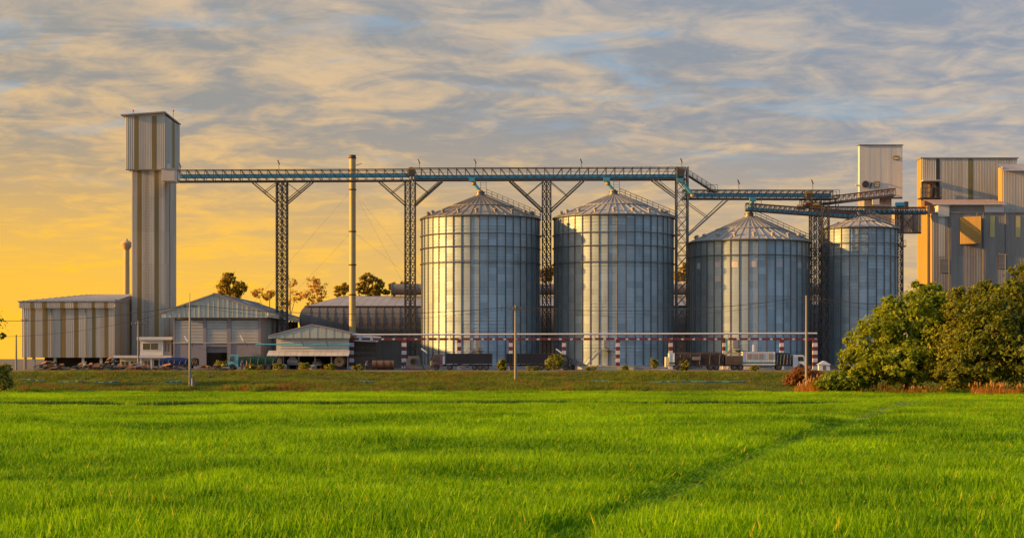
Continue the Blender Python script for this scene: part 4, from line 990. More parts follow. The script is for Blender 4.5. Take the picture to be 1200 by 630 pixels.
def right_building():
    D = 350.0; x = lambda p, d=D: X(p, d); z = lambda p, d=D: Z(p, d); DB = 368.0
    t = thing('mill_building', 'large stepped grey sheet-clad mill at the right edge, its left walls lit orange', 'building', (x(1150), D+10, YARD))
    xr = x(1300)
    # main front block
    MB().box(x(1092.5)+.05, xr, D+.05, D+1.7, YARD, z(249.5)).build('main_wall', sheet_dull, t)
    zc = z(300)
    def pat(spans):
        return lambda f: next((m for a, b, m in spans if a <= 1092.5+(1300-1092.5)*f <= b), sheet_dull)
    clad(t, (x(1092.5), D), (xr, D), YARD, zc-.02, sheet_dull)
    clad(t, (x(1092.5), D), (xr, D), zc, z(249.5), pat([(1097, 1104, sheet_grey), (1204, 1208, sheet_yellow)]))
    for a, b in ((1160, 1165.5), (1190, 1195.5)):
        MB().box(x(a), x(b), D-.16, D-.1, z(278), z(253)).build('translucent_strip', sheet_yellow, t)
    clad(t, (x(1092.5), D+1.6), (x(1092.5), D), YARD, z(249.5), sheet_sunlit)
    MB().box(x(1092.5)-.1, xr, D-.3, D+.02, z(249.5), z(248.4)).build('parapet', sheet_dull, t)
    # added wedge, turned and coloured to give the sunlit patch on the front
    a, b = Vector((x(1125), D-.15)), Vector((x(1147)-.2, D-2.4))
    mb = MB(); z0, z1 = z(286), z(254.5)
    mb.add([(a.x, a.y, z0), (b.x, b.y, z0), (b.x, D, z0), (a.x, a.y, z1), (b.x, b.y, z1), (b.x, D, z1)], [(0, 1, 4, 3), (1, 2, 5, 4), (3, 4, 5), (0, 2, 1)])
    mb.build('sun_patch_wedge', sheet_dull, t); clad(t, a, b, z0, z1, sheet_sunlit, 'sun_patch_sheet', off=.05, sw=.8)
    MB().bar((x(1143), D-1.6, z1), (x(1143), D-1.6, z1+.8), .3).build('wedge_cap', steel_grey, t)
    # left stair shaft, sunlight put into its side colour
    xs_ = X(1087, 352.)
    MB().box(xs_+.05, x(1092.5)-.05, D+2.05, D+7.2, YARD, z(240)).build('stair_shaft', sheet_dull, t)
    clad(t, (xs_, D+7.2), (xs_, D+2), YARD, z(240), sheet_sunlit); clad(t, (xs_, D+2), (x(1092.5)-.1, D+2), YARD, z(252), sheet_dull)
    for p in (1112, 1152, 1178): MB().tube((x(p), D-.25, YARD), (x(p), D-.25, z(250)), .12, 8).build('down_pipe', steel_grey, t)
    for p, q in ((1103, 305), (1170, 300)):
        f = MB().box(x(p)-.1, x(p+9)+.1, D-.2, D-.08, z(q+14)-.1, z(q)+.1).build('louvre_frame', steel_dark, t)
        for k in range(6): MB().box(x(p), x(p+9), D-.26, D-.2, z(q+14)+.42*k, z(q+14)+.42*k+.24).build('louvre_blade', sheet_dull, f)
    # canopy and white strips
    c0, c1 = x(1092), x(1178); n = 26
    for k in range(n):
        p = c0+(c1-c0)*k/n; q = c0+(c1-c0)*(k+1)/n-.03
        MB().add([(p, D-.8, z(239)), (q, D-.8, z(239)), (q, D+8, z(229.5)), (p, D+8, z(229.5))], [(0, 1, 2, 3)]).build('canopy_sheet', roof_rust, t)
    MB().bar((c0, D-.85, z(239.6)), (c1, D-.85, z(239.6)), .12, .2).build('canopy_edge', white_paint, t)
    MB().box(x(1112), x(1176), D+.6, D+8, z(249), z(238.5)).build('mid_wall', sheet_dull, t)
    MB().box(x(1099), x(1112), D-.35, D+3, z(254), z(240.5)).build('white_casing', sheet_white, t)
    MB().box(x(1154), x(1176), D-.1, D+.58, z(249), z(240.5)).build('white_casing', sheet_white, t)
    # back block
    xb = lambda p: X(p, DB); zb = lambda p: Z(p, DB)
    bx0, bx1 = xb(1080), xb(1192)
    MB().box(bx0+.05, bx1, DB+.05, DB+4, YARD, zb(185.5)).build('back_block', sheet_dull, t)
    clad(t, (bx0, DB), (xb(1097), DB), zb(213), zb(185.5), sheet_grey); MB().box(xb(1097.2), xb(1101), DB-.12, DB-.02, zb(240), zb(187)).build('dark_strip', dark_inside, t)
    clad(t, (xb(1101.2), DB), (xb(1134.5), DB), zb(240), zb(185.5), sheet_grey)
    MB().box(xb(1134.7), xb(1140), DB-.1, DB-.02, zb(240), zb(187)).build('olive_strip', mat('olive_strip', (0.16, 0.14, 0.05), .6), t)
    clad(t, (xb(1140.2), DB), (bx1, DB), zb(240), zb(185.5), sheet_grey)
    clad(t, (bx0, DB+4), (bx0, DB), zb(330), zb(185.5), sheet_sunlit)
    MB().box(bx0-.3, bx1+.3, DB-.3, DB+4, zb(185.5), zb(184.6)).build('back_roof', roof_tin, t)
    # balcony with equipment
    MB().box(xb(1078), xb(1099.5), DB-3, DB, zb(213.6), zb(212.4)).build('balcony_roof', sheet_light, t)
    MB().box(xb(1075), xb(1099.5), DB-3.2, DB, zb(234), zb(232.8)).build('balcony_floor', steel_dark, t)
    for p in (1075, 1080.5, 1086, 1092, 1099): MB().bar((xb(p), DB-3.1, zb(233)), (xb(p), DB-3.1, zb(222)), .1).build('balcony_post', steel_dark, t)
    for q in (222, 227): MB().bar((xb(1075), DB-3.1, zb(q)), (xb(1099), DB-3.1, zb(q)), .09).build('balcony_rail', steel_dark, t)
    MB().tube((xb(1088), DB-1.5, zb(233)), (xb(1088), DB-1.5, zb(217)), .5, 10).build('cyclone', rust, t, True)
    MB().lathe([(.35, zb(233)), (1.0, zb(226)), (1.0, zb(221)), (.3, zb(219))], 12, (xb(1090), DB-1.6, 0)).build('cyclone', steel_dark, t, True)
    MB().box(xb(1080), xb(1092), DB-2.6, DB-.05, zb(252), zb(234)).build('machine_casing', rust, t)
    # right-hand block
    DR = 356.0; xq = lambda p: X(p, DR); zq = lambda p: Z(p, DR)
    MB().box(xq(1175)+.05, xq(1320), DR+.05, DR+3.2, z(249), zq(199)).build('right_block', sheet_dull, t)
    clad(t, (xq(1175), DR), (xq(1320), DR), z(248.3), zq(199), sheet_grey)
    clad(t, (xq(1175), DR+3.2), (xq(1175), DR), z(248.3), zq(195), sheet_sunlit)
    for k in range(34):
        p = xq(1173.5)+k*.78; MB().add([(p, DR-.8, zq(200.5)), (p+.74, DR-.8, zq(200.5)), (p+.74, DR+3.2, zq(190)), (p, DR+3.2, zq(190))], [(0, 1, 2, 3)]).build('right_roof_sheet', roof_tin, t)
right_building()

# ------------------------------------------------------------------ striped gantry in the yard
GD = 306.0
def gantry():
    z = lambda p: Z(p, GD); x = lambda p: X(p, GD)
    t = thing('pipe_gantry', 'long red and white striped gantry carrying a pale pipe in front of the silos', 'gantry', (x(685), GD, YARD))
    xs = [412, 473.5, 538, 598.5, 661, 724, 786, 849, 916, 955]
    segr = {}
    for i, p in enumerate(xs):
        zt = z(397); n = 8; hh = (zt-YARD)/n; w = .34 if i not in (0, 1, 9) else .42
        for k in range(n):
            MB().box(x(p)-w, x(p)+w, GD-.3, GD+.3, YARD+hh*k, YARD+hh*(k+1)-.004).build('post_band', (white_paint, red_paint)[k % 2], t)
        MB().box(x(p)-.6, x(p)+.6, GD-.55, GD+.55, YARD-.02, YARD+.12).build('post_base', concrete, t)
    a, b = x(411), x(957.5); n = 84; w = (b-a)/n; zb0, zb1 = z(398.4), z(395.6)
    rm = M1(MB().box(0, w*1.5-.02, -.16, .16, zb0, zb1), 'beam_band', red_paint); wm = M1(MB().box(w*.5, w-.02, -.15, .15, zb0+.06, zb1-.1), 'beam_band', white_paint)
    for k in range(n): piece('beam_band', (rm, wm)[k % 2], t, (a+k*w, GD, 0))
    MB().path([(a-.2, GD-.05, z(392.0)), (b, GD-.05, z(390.4))], .16, 10).build('pipe', white_paint, t, True)
    hm = M1(MB().bar((0, 0, z(395.5)), (0, 0, z(391.6)), .08), 'pipe_stand', steel_grey)
    for k in range(42): piece('pipe_stand', hm, t, (a+k*2*w, GD, 0))
    MB().tube(P(851.5, 396, GD-.6), P(851.5, 412, GD-.6), .16, 8).build('down_pipe', blue_pl, t)
gantry()

def tube_lamp(label, px, py, D, lean=(-1.0, 1.2), z0=None):
    c = P(px, py, D); t = thing('tube_lamp', label, 'lamp', (c.x, D, c.z), 'white tube lamps in the yard')
    d = Vector((lean[0], 0, lean[1])).normalized()
    MB().bar(c-d*.62, c+d*.62, .34, .22).build('lamp_tube', lamp_m, t)
    foot = c-d*.9+Vector((.5, .3, -.3)); MB().bar(c-d*.5, foot, .08).build('arm', steel_grey, t)
    base = YARD if z0 is None else z0
    if z0 is None: MB().tube((foot.x, foot.y, YARD), foot, .06, 6).build('lamp_post', steel_grey, t)
    else: MB().bar(foot, (foot.x, z0, foot.z-.3), .08).build('wall_bracket', steel_grey, t)
tube_lamp('white tube lamp on the warehouse front left of its doorway', 218.2, 397, 318.6, (-.6, 1.0), 319.9)
tube_lamp('white tube lamp on the warehouse front right of its doorway', 283.3, 396, 318.6, (-.6, 1.2), 319.9)
tube_lamp('white tube lamp on a post left of the leftmost silo', 497, 410.5, 304.5, (-1.1, .8))
tube_lamp('white tube lamp on a post between the two plum containers and the second silo', 655, 411, 304.5, (-1.1, .8))
tube_lamp('upright white tube lamp in front of the third silo', 882.8, 407.5, 304.5, (0, 1))

# ------------------------------------------------------------------ trucks
def wheel_meshes():
    ty = M1(MB().lathe([(.24, -.14), (.44, -.14), (.5, -.09), (.5, .09), (.44, .14), (.24, .14)], 18), 'tyre', tyre_m, True)
    ri = M1(MB().lathe([(.0, -.06), (.1, -.11), (.13, -.05), (.25, -.08), (.25, .08), (0, .08)], 14), 'rim', steel_grey, True)
    return ty, ri
TY, RI = wheel_meshes()
def wheels(t, xs, D):
    for x in xs:
        for yy in (D-1.05, D+1.05):
            w = piece('wheel', TY, t, (x, yy, YARD+.5), (R(90) if yy < D else R(-90), 0, 0)); 
            r = bpy.data.objects.new('rim', RI); C.objects.link(r); r.parent = w
def cab(t, x0, x1, D, H, face, m):
    """cab-over from x0 to x1; face = -1 looks left, +1 looks right"""
    f = lambda u: (x0 + (x1-x0)*u) if face < 0 else (x1 - (x1-x0)*u)       # u = 0 is the front
    zb = YARD+.55; zt = YARD+H
    pts = [(f(0), zb), (f(1), zb), (f(1), zt-.05), (f(.85), zt), (f(.28), zt), (f(.16), zt-.15), (f(.03), zb+1.0)]
    c = MB().prism(pts, D-1.15, D+1.15).build('cab', m, t)
    MB().add([(f(.02), D-1.0, zb+1.05), (f(.02), D+1.0, zb+1.05), (f(.145), D+1.0, zt-.22), (f(.145), D-1.0, zt-.22)], [(0, 1, 2, 3)]).build('windscreen', glass, c)
    for s in (-1, 1):
        MB().prism([(f(.16), zb+1.02), (f(.62), zb+1.02), (f(.62), zt-.28), (f(.26), zt-.28)], D+s*1.165-.012, D+s*1.165+.012).build('side_window', glass, c)
        MB().box(min(f(.14), f(.66)), max(f(.14), f(.66)), D+s*1.158-.008, D+s*1.158+.008, zb+.12, zb+.92).build('door', m, c)
        MB().bar((f(.56), D+s*1.18, zb+.7), (f(.66), D+s*1.18, zb+.7), .05).build('door_handle', steel_dark, c)
        MB().box(min(f(-.06), f(.0)), max(f(-.06), f(.0)), D+s*1.3-.1, D+s*1.3+.1, zb+1.05, zb+1.6).build('mirror', steel_dark, c)
        q = f(-.012); MB().box(q-.04, q+.04, D+s*.85-.18, D+s*.85+.18, zb+.22, zb+.45).build('headlight', lamp_m, c)
    q = f(-.02); MB().box(q-.1, q+.1, D-1.15, D+1.15, zb-.2, zb+.12).build('bumper', m, t)
    q = f(.42); w = .62; a = [(q+w*math.cos(i*math.pi/8), YARD+.5+w*math.sin(i*math.pi/8)) for i in range(9)]
    MB().prism(a, D-1.17, D-1.165).build('wheel_arch', tyre_m, c)
def chassis(t, x0, x1, D, z=YARD+.85):
    for s in (-.42, .42): MB().box(x0, x1, D+s-.06, D+s+.06, z-.14, z+.14).build('chassis_rail', steel_dark, t)
    MB().box(x0+(x1-x0)*.45, x0+(x1-x0)*.6, D-1.1, D-.6, z-.45, z+.05).build('fuel_tank', steel_grey, t)
def container(t, x0, x1, D, z0, z1, m, ribs=18, name='container'):
    o = MB().box(x0, x1, D-1.2, D+1.2, z0, z1).build(name, m, t)
    rm = M1(MB().box(-.09, .09, -.05, .0, z0+.14, z1-.14), 'rib', m)
    n = int((x1-x0)/.42)
    for k in range(n): piece('rib', rm, o, (x0+.25+(x1-x0-.5)*k/(n-1), D-1.2, 0))
    for zz in (z0+.07, z1-.07): MB().box(x0, x1, D-1.27, D-1.2, zz-.07, zz+.07).build('side_rail', m, o)
    for xx in (x0+.08, x1-.08): MB().box(xx-.08, xx+.08, D-1.275, D-1.2, z0, z1).build('corner_post', m, o)
    return o
def tarp_body(t, x0, x1, D, z0, z1, m, seed=0, name='tarpaulin', sag=.05):
    rr = random.Random(seed); n = max(3, int((x1-x0)/1.1)); secs = 7; mb = MB(); vs = []
    for i in range(n+1):
        x = x0+(x1-x0)*i/n; top = z1 - (.0 if i % 2 == 0 else sag) + rr.uniform(-.06, .06); b = rr.uniform(-.04, .07)
        if i in (0, n): top -= .15
        vs += [(x, D-1.22, z0), (x, D-1.28-b, z0+(z1-z0)*.5), (x, D-1.2, top-.3), (x, D-.85, top), (x, D+.85, top), (x, D+1.2, top-.3), (x, D+1.25, z0)]
    mb.add(vs, [(i*secs+k, i*secs+k+1, (i+1)*secs+k+1, (i+1)*secs+k) for i in range(n) for k in range(secs-1)] + [tuple(range(secs-1, -1, -1)), tuple(range(n*secs, n*secs+secs))])
    o = mb.build(name, m, t, True)
    for k in range(5):
        x = x0+(x1-x0)*(k+.5)/5; MB().tube((x, D-1.33, z0+.02), (x+.15, D-1.26, z1-.4), .025, 5).build('rope', sack, o)
    MB().box(x0, x1, D-1.2, D+1.2, z0-.25, z0+.0).build('bed', steel_dark, t)
    return o
def truck(label, D, px_mid): return thing('truck', label, 'truck', (X(px_mid, D), D, YARD), 'trucks in the mill yard')
TD = 298.0; tx = lambda p: X(p, TD); tz = lambda p: Z(p, TD)
t = truck('truck trailer under a blue tarpaulin in front of the warehouse', TD, 208)
chassis(t, tx(189), tx(230), TD); tarp_body(t, tx(189), tx(222), TD, YARD+1.05, tz(418.5), tarp_blue, 1); tarp_body(t, tx(222.3), tx(232), TD, YARD+1.05, tz(419), tarp_brown, 2, 'rear_cover')
wheels(t, (tx(214), tx(222), tx(194)), TD)
t = truck('light blue cab truck with a green tarpaulin facing left', TD, 298)
chassis(t, tx(270), tx(328), TD); cab(t, tx(268), tx(280.5), TD, 2.75, -1, cab_cyan); tarp_body(t, tx(281), tx(325), TD, YARD+1.05, tz(417), tarp_green, 3); tarp_body(t, tx(325.3), tx(331), TD, YARD+1.05, tz(418), tarp_brown, 4, 'rear_cover')
wheels(t, (tx(273.2), tx(308), tx(315.5)), TD)
t = truck('truck with a plum container and maroon cab in front of the leftmost silo', TD, 542)
chassis(t, tx(508), tx(577), TD); cab(t, tx(506), tx(519), TD, 2.8, -1, cab_pink); container(t, tx(523), tx(577), TD, YARD+1.1, tz(414), cont_m)
MB().box(tx(517.5), tx(521.5), TD-1.1, TD+1.1, YARD+1.0, tz(417)).build('sleeper_box', cab_white, t)
wheels(t, (tx(511.5), tx(527), tx(556), tx(563), tx(570)), TD)
MB().box(tx(538), tx(546), TD-1.22, TD-.7, YARD+.35, YARD+.8).build('tool_box', steel_grey, t)
t = truck('truck with a plum container behind the pole and shrubs, left of the second silo', TD, 625)
chassis(t, tx(594), tx(662), TD); container(t, tx(593), tx(652), TD, YARD+1.1, tz(414), cont_m); wheels(t, (tx(600), tx(626), tx(634), tx(642)), TD)
cab(t, tx(654), tx(667), TD, 2.6, 1, tarp_dark); wheels(t, (tx(662),), TD)
t = truck('trailer under a dark brown tarpaulin with a pale patch and white front panel', TD, 816)
chassis(t, tx(784), tx(848), TD); tb = tarp_body(t, tx(790), tx(847.5), TD, YARD+.95, tz(412.5), tarp_brown, 5)
container(t, tx(783.5), tx(789.8), TD, YARD+.9, tz(413.5), cab_white, name='front_panel'); MB().box(tx(783.4), tx(789.9), TD-1.29, TD-1.265, YARD+1.05, YARD+1.4).build('stripe', stripe_green, t)
MB().box(tx(810), tx(820), TD-1.36, TD-1.32, tz(421.5), tz(417.5)).build('patch', sack, tb); MB().bar(P(791, 431, TD-1.4), P(803, 419, TD-1.4), .12).build('rope_end', wood, tb)
MB().box(tx(779.5), tx(783), TD-1, TD+1, YARD+.4, tz(418)).build('drawbar_box', low_wall_m, t); wheels(t, (tx(796), tx(803), tx(832), tx(839)), TD)
t = truck('white cab truck with a white panelled body and dark tarpaulin facing right', TD, 900)
chassis(t, tx(849), tx(940), TD)
body = container(t, tx(849), tx(869), TD, YARD+.9, tz(416.5), wood, name='cargo_crate')
for k in range(5): MB().box(tx(849.5), tx(868.7), TD-1.32, TD-1.28, YARD+1.1+k*.42, YARD+1.36+k*.42).build('side_board', sack if k > 2 else wood, t)
wb = container(t, tx(869.3), tx(907), TD, YARD+.9, tz(412), cab_white, name='white_body')
MB().box(tx(869.3), tx(907), TD-1.285, TD-1.272, YARD+1.2, YARD+1.42).build('stripe', stripe_green, t)
for a, b in ((874, 880), (881, 887), (888, 894), (899, 905)):
    w_ = MB().box(tx(a), tx(b), TD-1.30, TD-1.272, YARD+1.9, tz(414)).build('side_panel', sheet_light, t); MB().box(tx(a)+.06, tx(b)-.06, TD-1.31, TD-1.30, YARD+1.96, tz(414)-.06).build('panel_inset', sheet_dull, w_)
tarp_body(t, tx(907.3), tx(926.5), TD, YARD+.95, tz(412.5), tarp_dark, 6); cab(t, tx(928), tx(943.5), TD, 2.65, 1, cab_white); wheels(t, (tx(936.5), tx(912), tx(860), tx(867)), TD)

# ------------------------------------------------------------------ yard clutter
def blower():
    D = 300.0; c = P(484.5, 0, D); t = thing('grain_blower', 'grey blower with a round black intake beside the leftmost silo', 'blower', (c.x, D, YARD)); x = c.x
    MB().prism([(x-1.5, YARD+.25), (x+1.5, YARD+.25), (x+.9, YARD+2.5), (x-.9, YARD+2.5)], D-.5, D+.5).build('housing', steel_grey, t)
    MB().lathe([(.42, 0), (.62, .02), (.62, .12), (.42, .12)], 18, (0, 0, 0)).build('intake_ring', steel_dark, None).location = (0, 0, 0)
    o = bpy.data.objects[[q.name for q in bpy.data.objects if q.name.startswith('intake_ring')][-1]]; o.parent = t; o.location = (0, -.5, 1.5); o.rotation_euler = (R(90), 0, 0)
    MB().tube((x, D-.56, YARD+1.5), (x, D-.5, YARD+1.5), .45, 18).build('intake', dark_inside, t)
    for a in (-1.9, 1.9): MB().bar((x+a*.75, D, YARD+1.6), (x+a, D, YARD), .14).build('leg', steel_dark, t)
    MB().box(x-2.1, x+2.1, D-.6, D+.6, YARD, YARD+.25).build('skid', steel_dark, t)
blower()
def low_wall(label, px0, px1, py, D, m):
    x0, x1 = X(px0, D), X(px1, D); zt = Z(py, D); t = thing('low_wall', label, 'wall', ((x0+x1)/2, D, YARD))
    n = max(2, int((x1-x0)/2.2)); w = (x1-x0)/n
    bl = M1(MB().box(-w/2+.012, w/2-.012, -.18, .18, 0, zt-YARD-.1), 'wall_block', m)
    for k in range(n): piece('wall_block', bl, t, (x0+w*(k+.5), D+.01*(k % 2), YARD))
    MB().box(x0-.05, x1+.05, D-.24, D+.24, zt-.1, zt).build('coping', m, t)
low_wall('long low cream wall in front of the second silo', 682, 742, 428.7, 290.0, low_wall_m)
low_wall('low grey wall continuing right of the cream wall', 743, 782, 429.6, 290.5, concrete)
def kiosk():
    D = 296.0; c = P(966, 0, D); t = thing('site_hut', 'tiny white gabled hut beside the white truck', 'hut', (c.x, D, YARD)); x = c.x
    MB().box(x-.95, x+.95, D, D+1.6, YARD, YARD+.95).build('wall', cab_white, t)
    MB().prism([(x-1.2, YARD+.95), (x+1.2, YARD+.95), (x+.1, YARD+1.6), (x-.1, YARD+1.6)], D-.15, D+1.75).build('roof', cab_white, t)
    MB().box(x-.25, x+.25, D-.02, D-.004, YARD+.05, YARD+.8).build('door', steel_grey, t)
kiosk()
def side_tank(label, px, D, r, h, m):
    c = P(px, 0, D); t = thing('dust_bin', label, 'bin', (c.x, D, YARD))
    MB().lathe([(0, YARD), (r, YARD), (r, YARD+h), (r*.5, YARD+h*1.25), (0, YARD+h*1.28)], 16, (c.x, D, 0)).build('drum', m, t, True)
    for q in (.15, .5, .85): MB().lathe([(r, YARD+h*q-.05), (r+.05, YARD+h*q), (r, YARD+h*q+.05)], 16, (c.x, D, 0)).build('hoop', steel_dark, t)
side_tank('squat grey bin under the shed awning beside the potted shrubs', 366, 296, .75, .75, concrete)
side_tank('pale bin standing right of the green tarpaulin truck', 332.5, 296, .6, .8, sack)
side_tank('dark bin behind the striped post right of the rear plum container', 668, 302, .9, 1.5, steel_dark)
def fan_wheel():
    D = 301.; c = P(666.5, 422, D); t = thing('aeration_fan', 'round black aeration fan between the rear container and the cream wall', 'fan', (c.x, D, YARD))
    MB().tube((c.x, D-.2, YARD+1.7), (c.x, D+.5, YARD+1.7), .62, 16).build('casing', steel_dark, t, True)
    MB().prism([(c.x, YARD+1.1), (c.x+3.2, YARD+.2), (c.x+3.2, YARD+.9), (c.x+.4, YARD+2.2)], D-.1, D+.5).build('duct', steel_grey, t)
    MB().box(c.x-.5, c.x+.5, D-.2, D+.4, YARD, YARD+1.12).build('stand', steel_dark, t)
fan_wheel()

def heap(label, px0, px1, D, seed, n, hmax):
    r = random.Random(seed); x0, x1 = X(px0, D), X(px1, D); t = thing('scrap_heap', label, 'scrap heap', ((x0+x1)/2, D, YARD), 'scrap heaps along the yard edge')
    nx = 12; vs = []
    mb = MB(); ys = (-1.8, -.9, 0, .9, 1.8)
    for i in range(nx+1):
        for j, yy in enumerate(ys):
            e = math.sin(math.pi*i/nx)*(1-abs(yy)/1.81); vs.append((x0+(x1-x0)*i/nx, D+yy, YARD+.0+e*hmax*.6*r.uniform(.5, 1.2)))
    mb.add(vs, [(i*5+j, i*5+j+1, (i+1)*5+j+1, (i+1)*5+j) for i in range(nx) for j in range(4)]); mb.build('rubble', soil, t)
    for k in range(n):
        x = r.uniform(x0, x1); y = D+r.uniform(-1.8, 1.4); e = math.sin(math.pi*(x-x0)/(x1-x0)); z = YARD+.15+e*hmax*r.uniform(.1, .8)
        q = r.random(); a = r.uniform(-.5, .5)
        if q < .45:
            l = r.uniform(.6, 2.0); v = Vector((math.cos(a), r.uniform(-.4, .4), math.sin(a)*.6))
            MB().bar(Vector((x, y, z))-v*l/2, Vector((x, y, z))+v*l/2, r.uniform(.1, .25), r.uniform(.06, .15)).build('plank', r.choice([wood, wood, rust, rust_orange, steel_dark]), t)
        elif q < .62:
            v = Vector((math.cos(a), r.uniform(-.3, .3), math.sin(a)*.3))*.45; MB().tube(Vector((x, y, z+.2))-v, Vector((x, y, z+.2))+v, .24, 12).build('drum', r.choice([rust, rust, steel_dark, steel_grey]), t, True)
        elif q < .82:
            s = r.uniform(.2, .42); MB().lathe([(0, -.3*s), (.7*s, -.25*s), (.95*s, 0), (.7*s, .3*s), (.2*s, .4*s), (0, .38*s)], 9, (x, y, z+.15)).build('sack', r.choice([sack, wood, tarp_green, rust_orange]), t, True)
        else:
            s = r.uniform(.3, .8); o = Vector((x, y, z+.1)); b = r.uniform(-.3, .5)
            MB().add([o+Vector((-s, -.4, 0)), o+Vector((s, -.4, b)), o+Vector((s*.9, .5, b+.3)), o+Vector((-s*.9, .5, .3)), o+Vector((-s, -.4, -.07)), o+Vector((s, -.4, b-.07))], [(0, 1, 2, 3), (0, 4, 5, 1)]).build('sheet_scrap', r.choice([blue_pl, roof_rust, rust, rust, wood, rust_orange]), t)
heap('scrap heap at the far left under the raised shed', 40, 80, 292., 1, 34, 1.5)
heap('scrap heap with dark planks below the right half of the raised shed', 82, 122, 290., 2, 34, 1.3)
heap('tall pile of orange machinery scrap between raised shed and gatehouse', 112, 146, 294., 3, 44, 2.3)
heap('scrap heap with orange beams in front of the gatehouse', 140, 176, 288., 4, 34, 1.2)
heap('low litter of planks in front of the blue tarpaulin trailer', 176, 216, 286., 5, 26, .7)
heap('low litter of junk between the blue trailer and the light blue cab', 226, 266, 287., 6, 20, .7)

def small_pipe(label, pts, r=.09):
    t = thing('blue_hose', label, 'hose', tuple(pts[0])); me = MB().path(pts, r, 6).build('hose', blue_pl, t)
    for p in (pts[0], pts[-1]): MB().tube(Vector(p)-Vector((.12, 0, 0)), Vector(p)+Vector((.12, 0, 0)), r*1.5, 8).build('coupling', blue_pl, t)
def bank_pt(px, y):
    x = X(px, y); return Vector((x, y, float(bank_z(x, y))+.34))
for lab, p0, p1, y in (('blue hose lying on the grass bank below the left end of the raised shed', 28, 50, 227.5), ('blue hose on the bank below the middle of the raised shed', 70, 99, 227.5),
                       ('blue hose on the bank below the gatehouse', 112, 138, 227.), ('blue hose on the bank below the blue trailer', 196, 212, 227.5), ('short blue hose on the bank below the striped gantry\'s left end', 423, 436, 226.5),
                       ('short blue hose on the bank below the cream wall', 694, 712, 227.5), ('blue hose on the bank below the brown tarpaulin trailer', 764, 792, 227.5), ('long blue hose on the bank below the panelled white truck body', 800, 873, 227.)):
    n = 8; small_pipe(lab, [bank_pt(p0+(p1-p0)*k/n, y+.25*math.sin(k*1.7)) for k in range(n+1)])

# ------------------------------------------------------------------ utility poles and cables
def pole(label, px, pyt, D, arm=1.1, box=False, lean=0.0):
    x = X(px, D); zb = float(bank_z(x, D)) if D < BANK1 else YARD; zt = Z(pyt, D)
    t = thing('utility_pole', label, 'utility pole', (x, D, zb), 'utility poles')
    MB().tube((x, D, zb-.3), (x+lean, D, zt), .19, 8, .12).build('pole', pole_m, t, True)
    if arm:
        za = zt-.55; MB().box(x-arm, x+arm, D-.06, D+.06, za-.07, za+.07).build('cross_arm', wood, t)
        for a in (-.9, -.35, .35, .9): MB().lathe([(.05, 0), (.09, .06), (.05, .12), (.08, .18), (0, .24)], 8, (x+arm*a, D, za+.07)).build('insulator', sack, t)
        MB().bar((x, D-.08, za-.6), (x+arm*.7, D-.08, za-.05), .05).build('arm_brace', steel_grey, t)
    if box: MB().tube((x+.42, D-.1, zb+.3), (x+.42, D-.1, zb+1.3), .24, 10).build('meter_box', steel_grey, t)
    return t
pole('concrete pole with cross-arm in front of the gabled warehouse', 222.5, 354, 221., .9, True)
t_ = bpy.data.objects['utility_pole']; MB().tube((X(222.5, 221), 221, Z(355, 221)), (X(222.5, 221), 221, Z(343, 221)), .03, 6).build('lightning_rod', steel_grey, t_)
pole('slim pole with cross-arm in front of the gap between the plum containers', 604, 357.5, 229., .85)
pole('pole in front of the white truck cab, reeds at its foot', 945, 346, 222., 0)
pole('pole with double cross-arm standing beside the gatehouse', 162, 376, 300., 1.3)
pole('thin pole at the left corner of the raised shed', 29, 372, 300., 0.6)
pole('short stump pole at the far left edge against the glow', 19, 392, 300., 0)
def cable(label, nodes, sag, r=.035):
    t = thing('power_cable', label, 'cable', tuple(nodes[0]), 'overhead cables')
    for a, b in zip(nodes[:-1], nodes[1:]):
        n = 10; pts = [a+(b-a)*k/n - Vector((0, 0, sag*4*(k/n)*(1-k/n))) for k in range(n+1)]
        MB().path(pts, r, 5).build('span', wire_m, t)
cable('upper overhead cable strung along the bank poles across the view', [P(-80, 372, 221), P(222, 357, 221), P(604, 359, 229), P(945, 348, 222), P(1270, 352, 218)], 1.1)
cable('lower thinner cable hanging between the bank poles across the view', [P(-80, 391, 221), P(222, 358.5, 221), P(604, 360.5, 229), P(945, 350, 222), P(1270, 356, 218)], 1.7, .02)

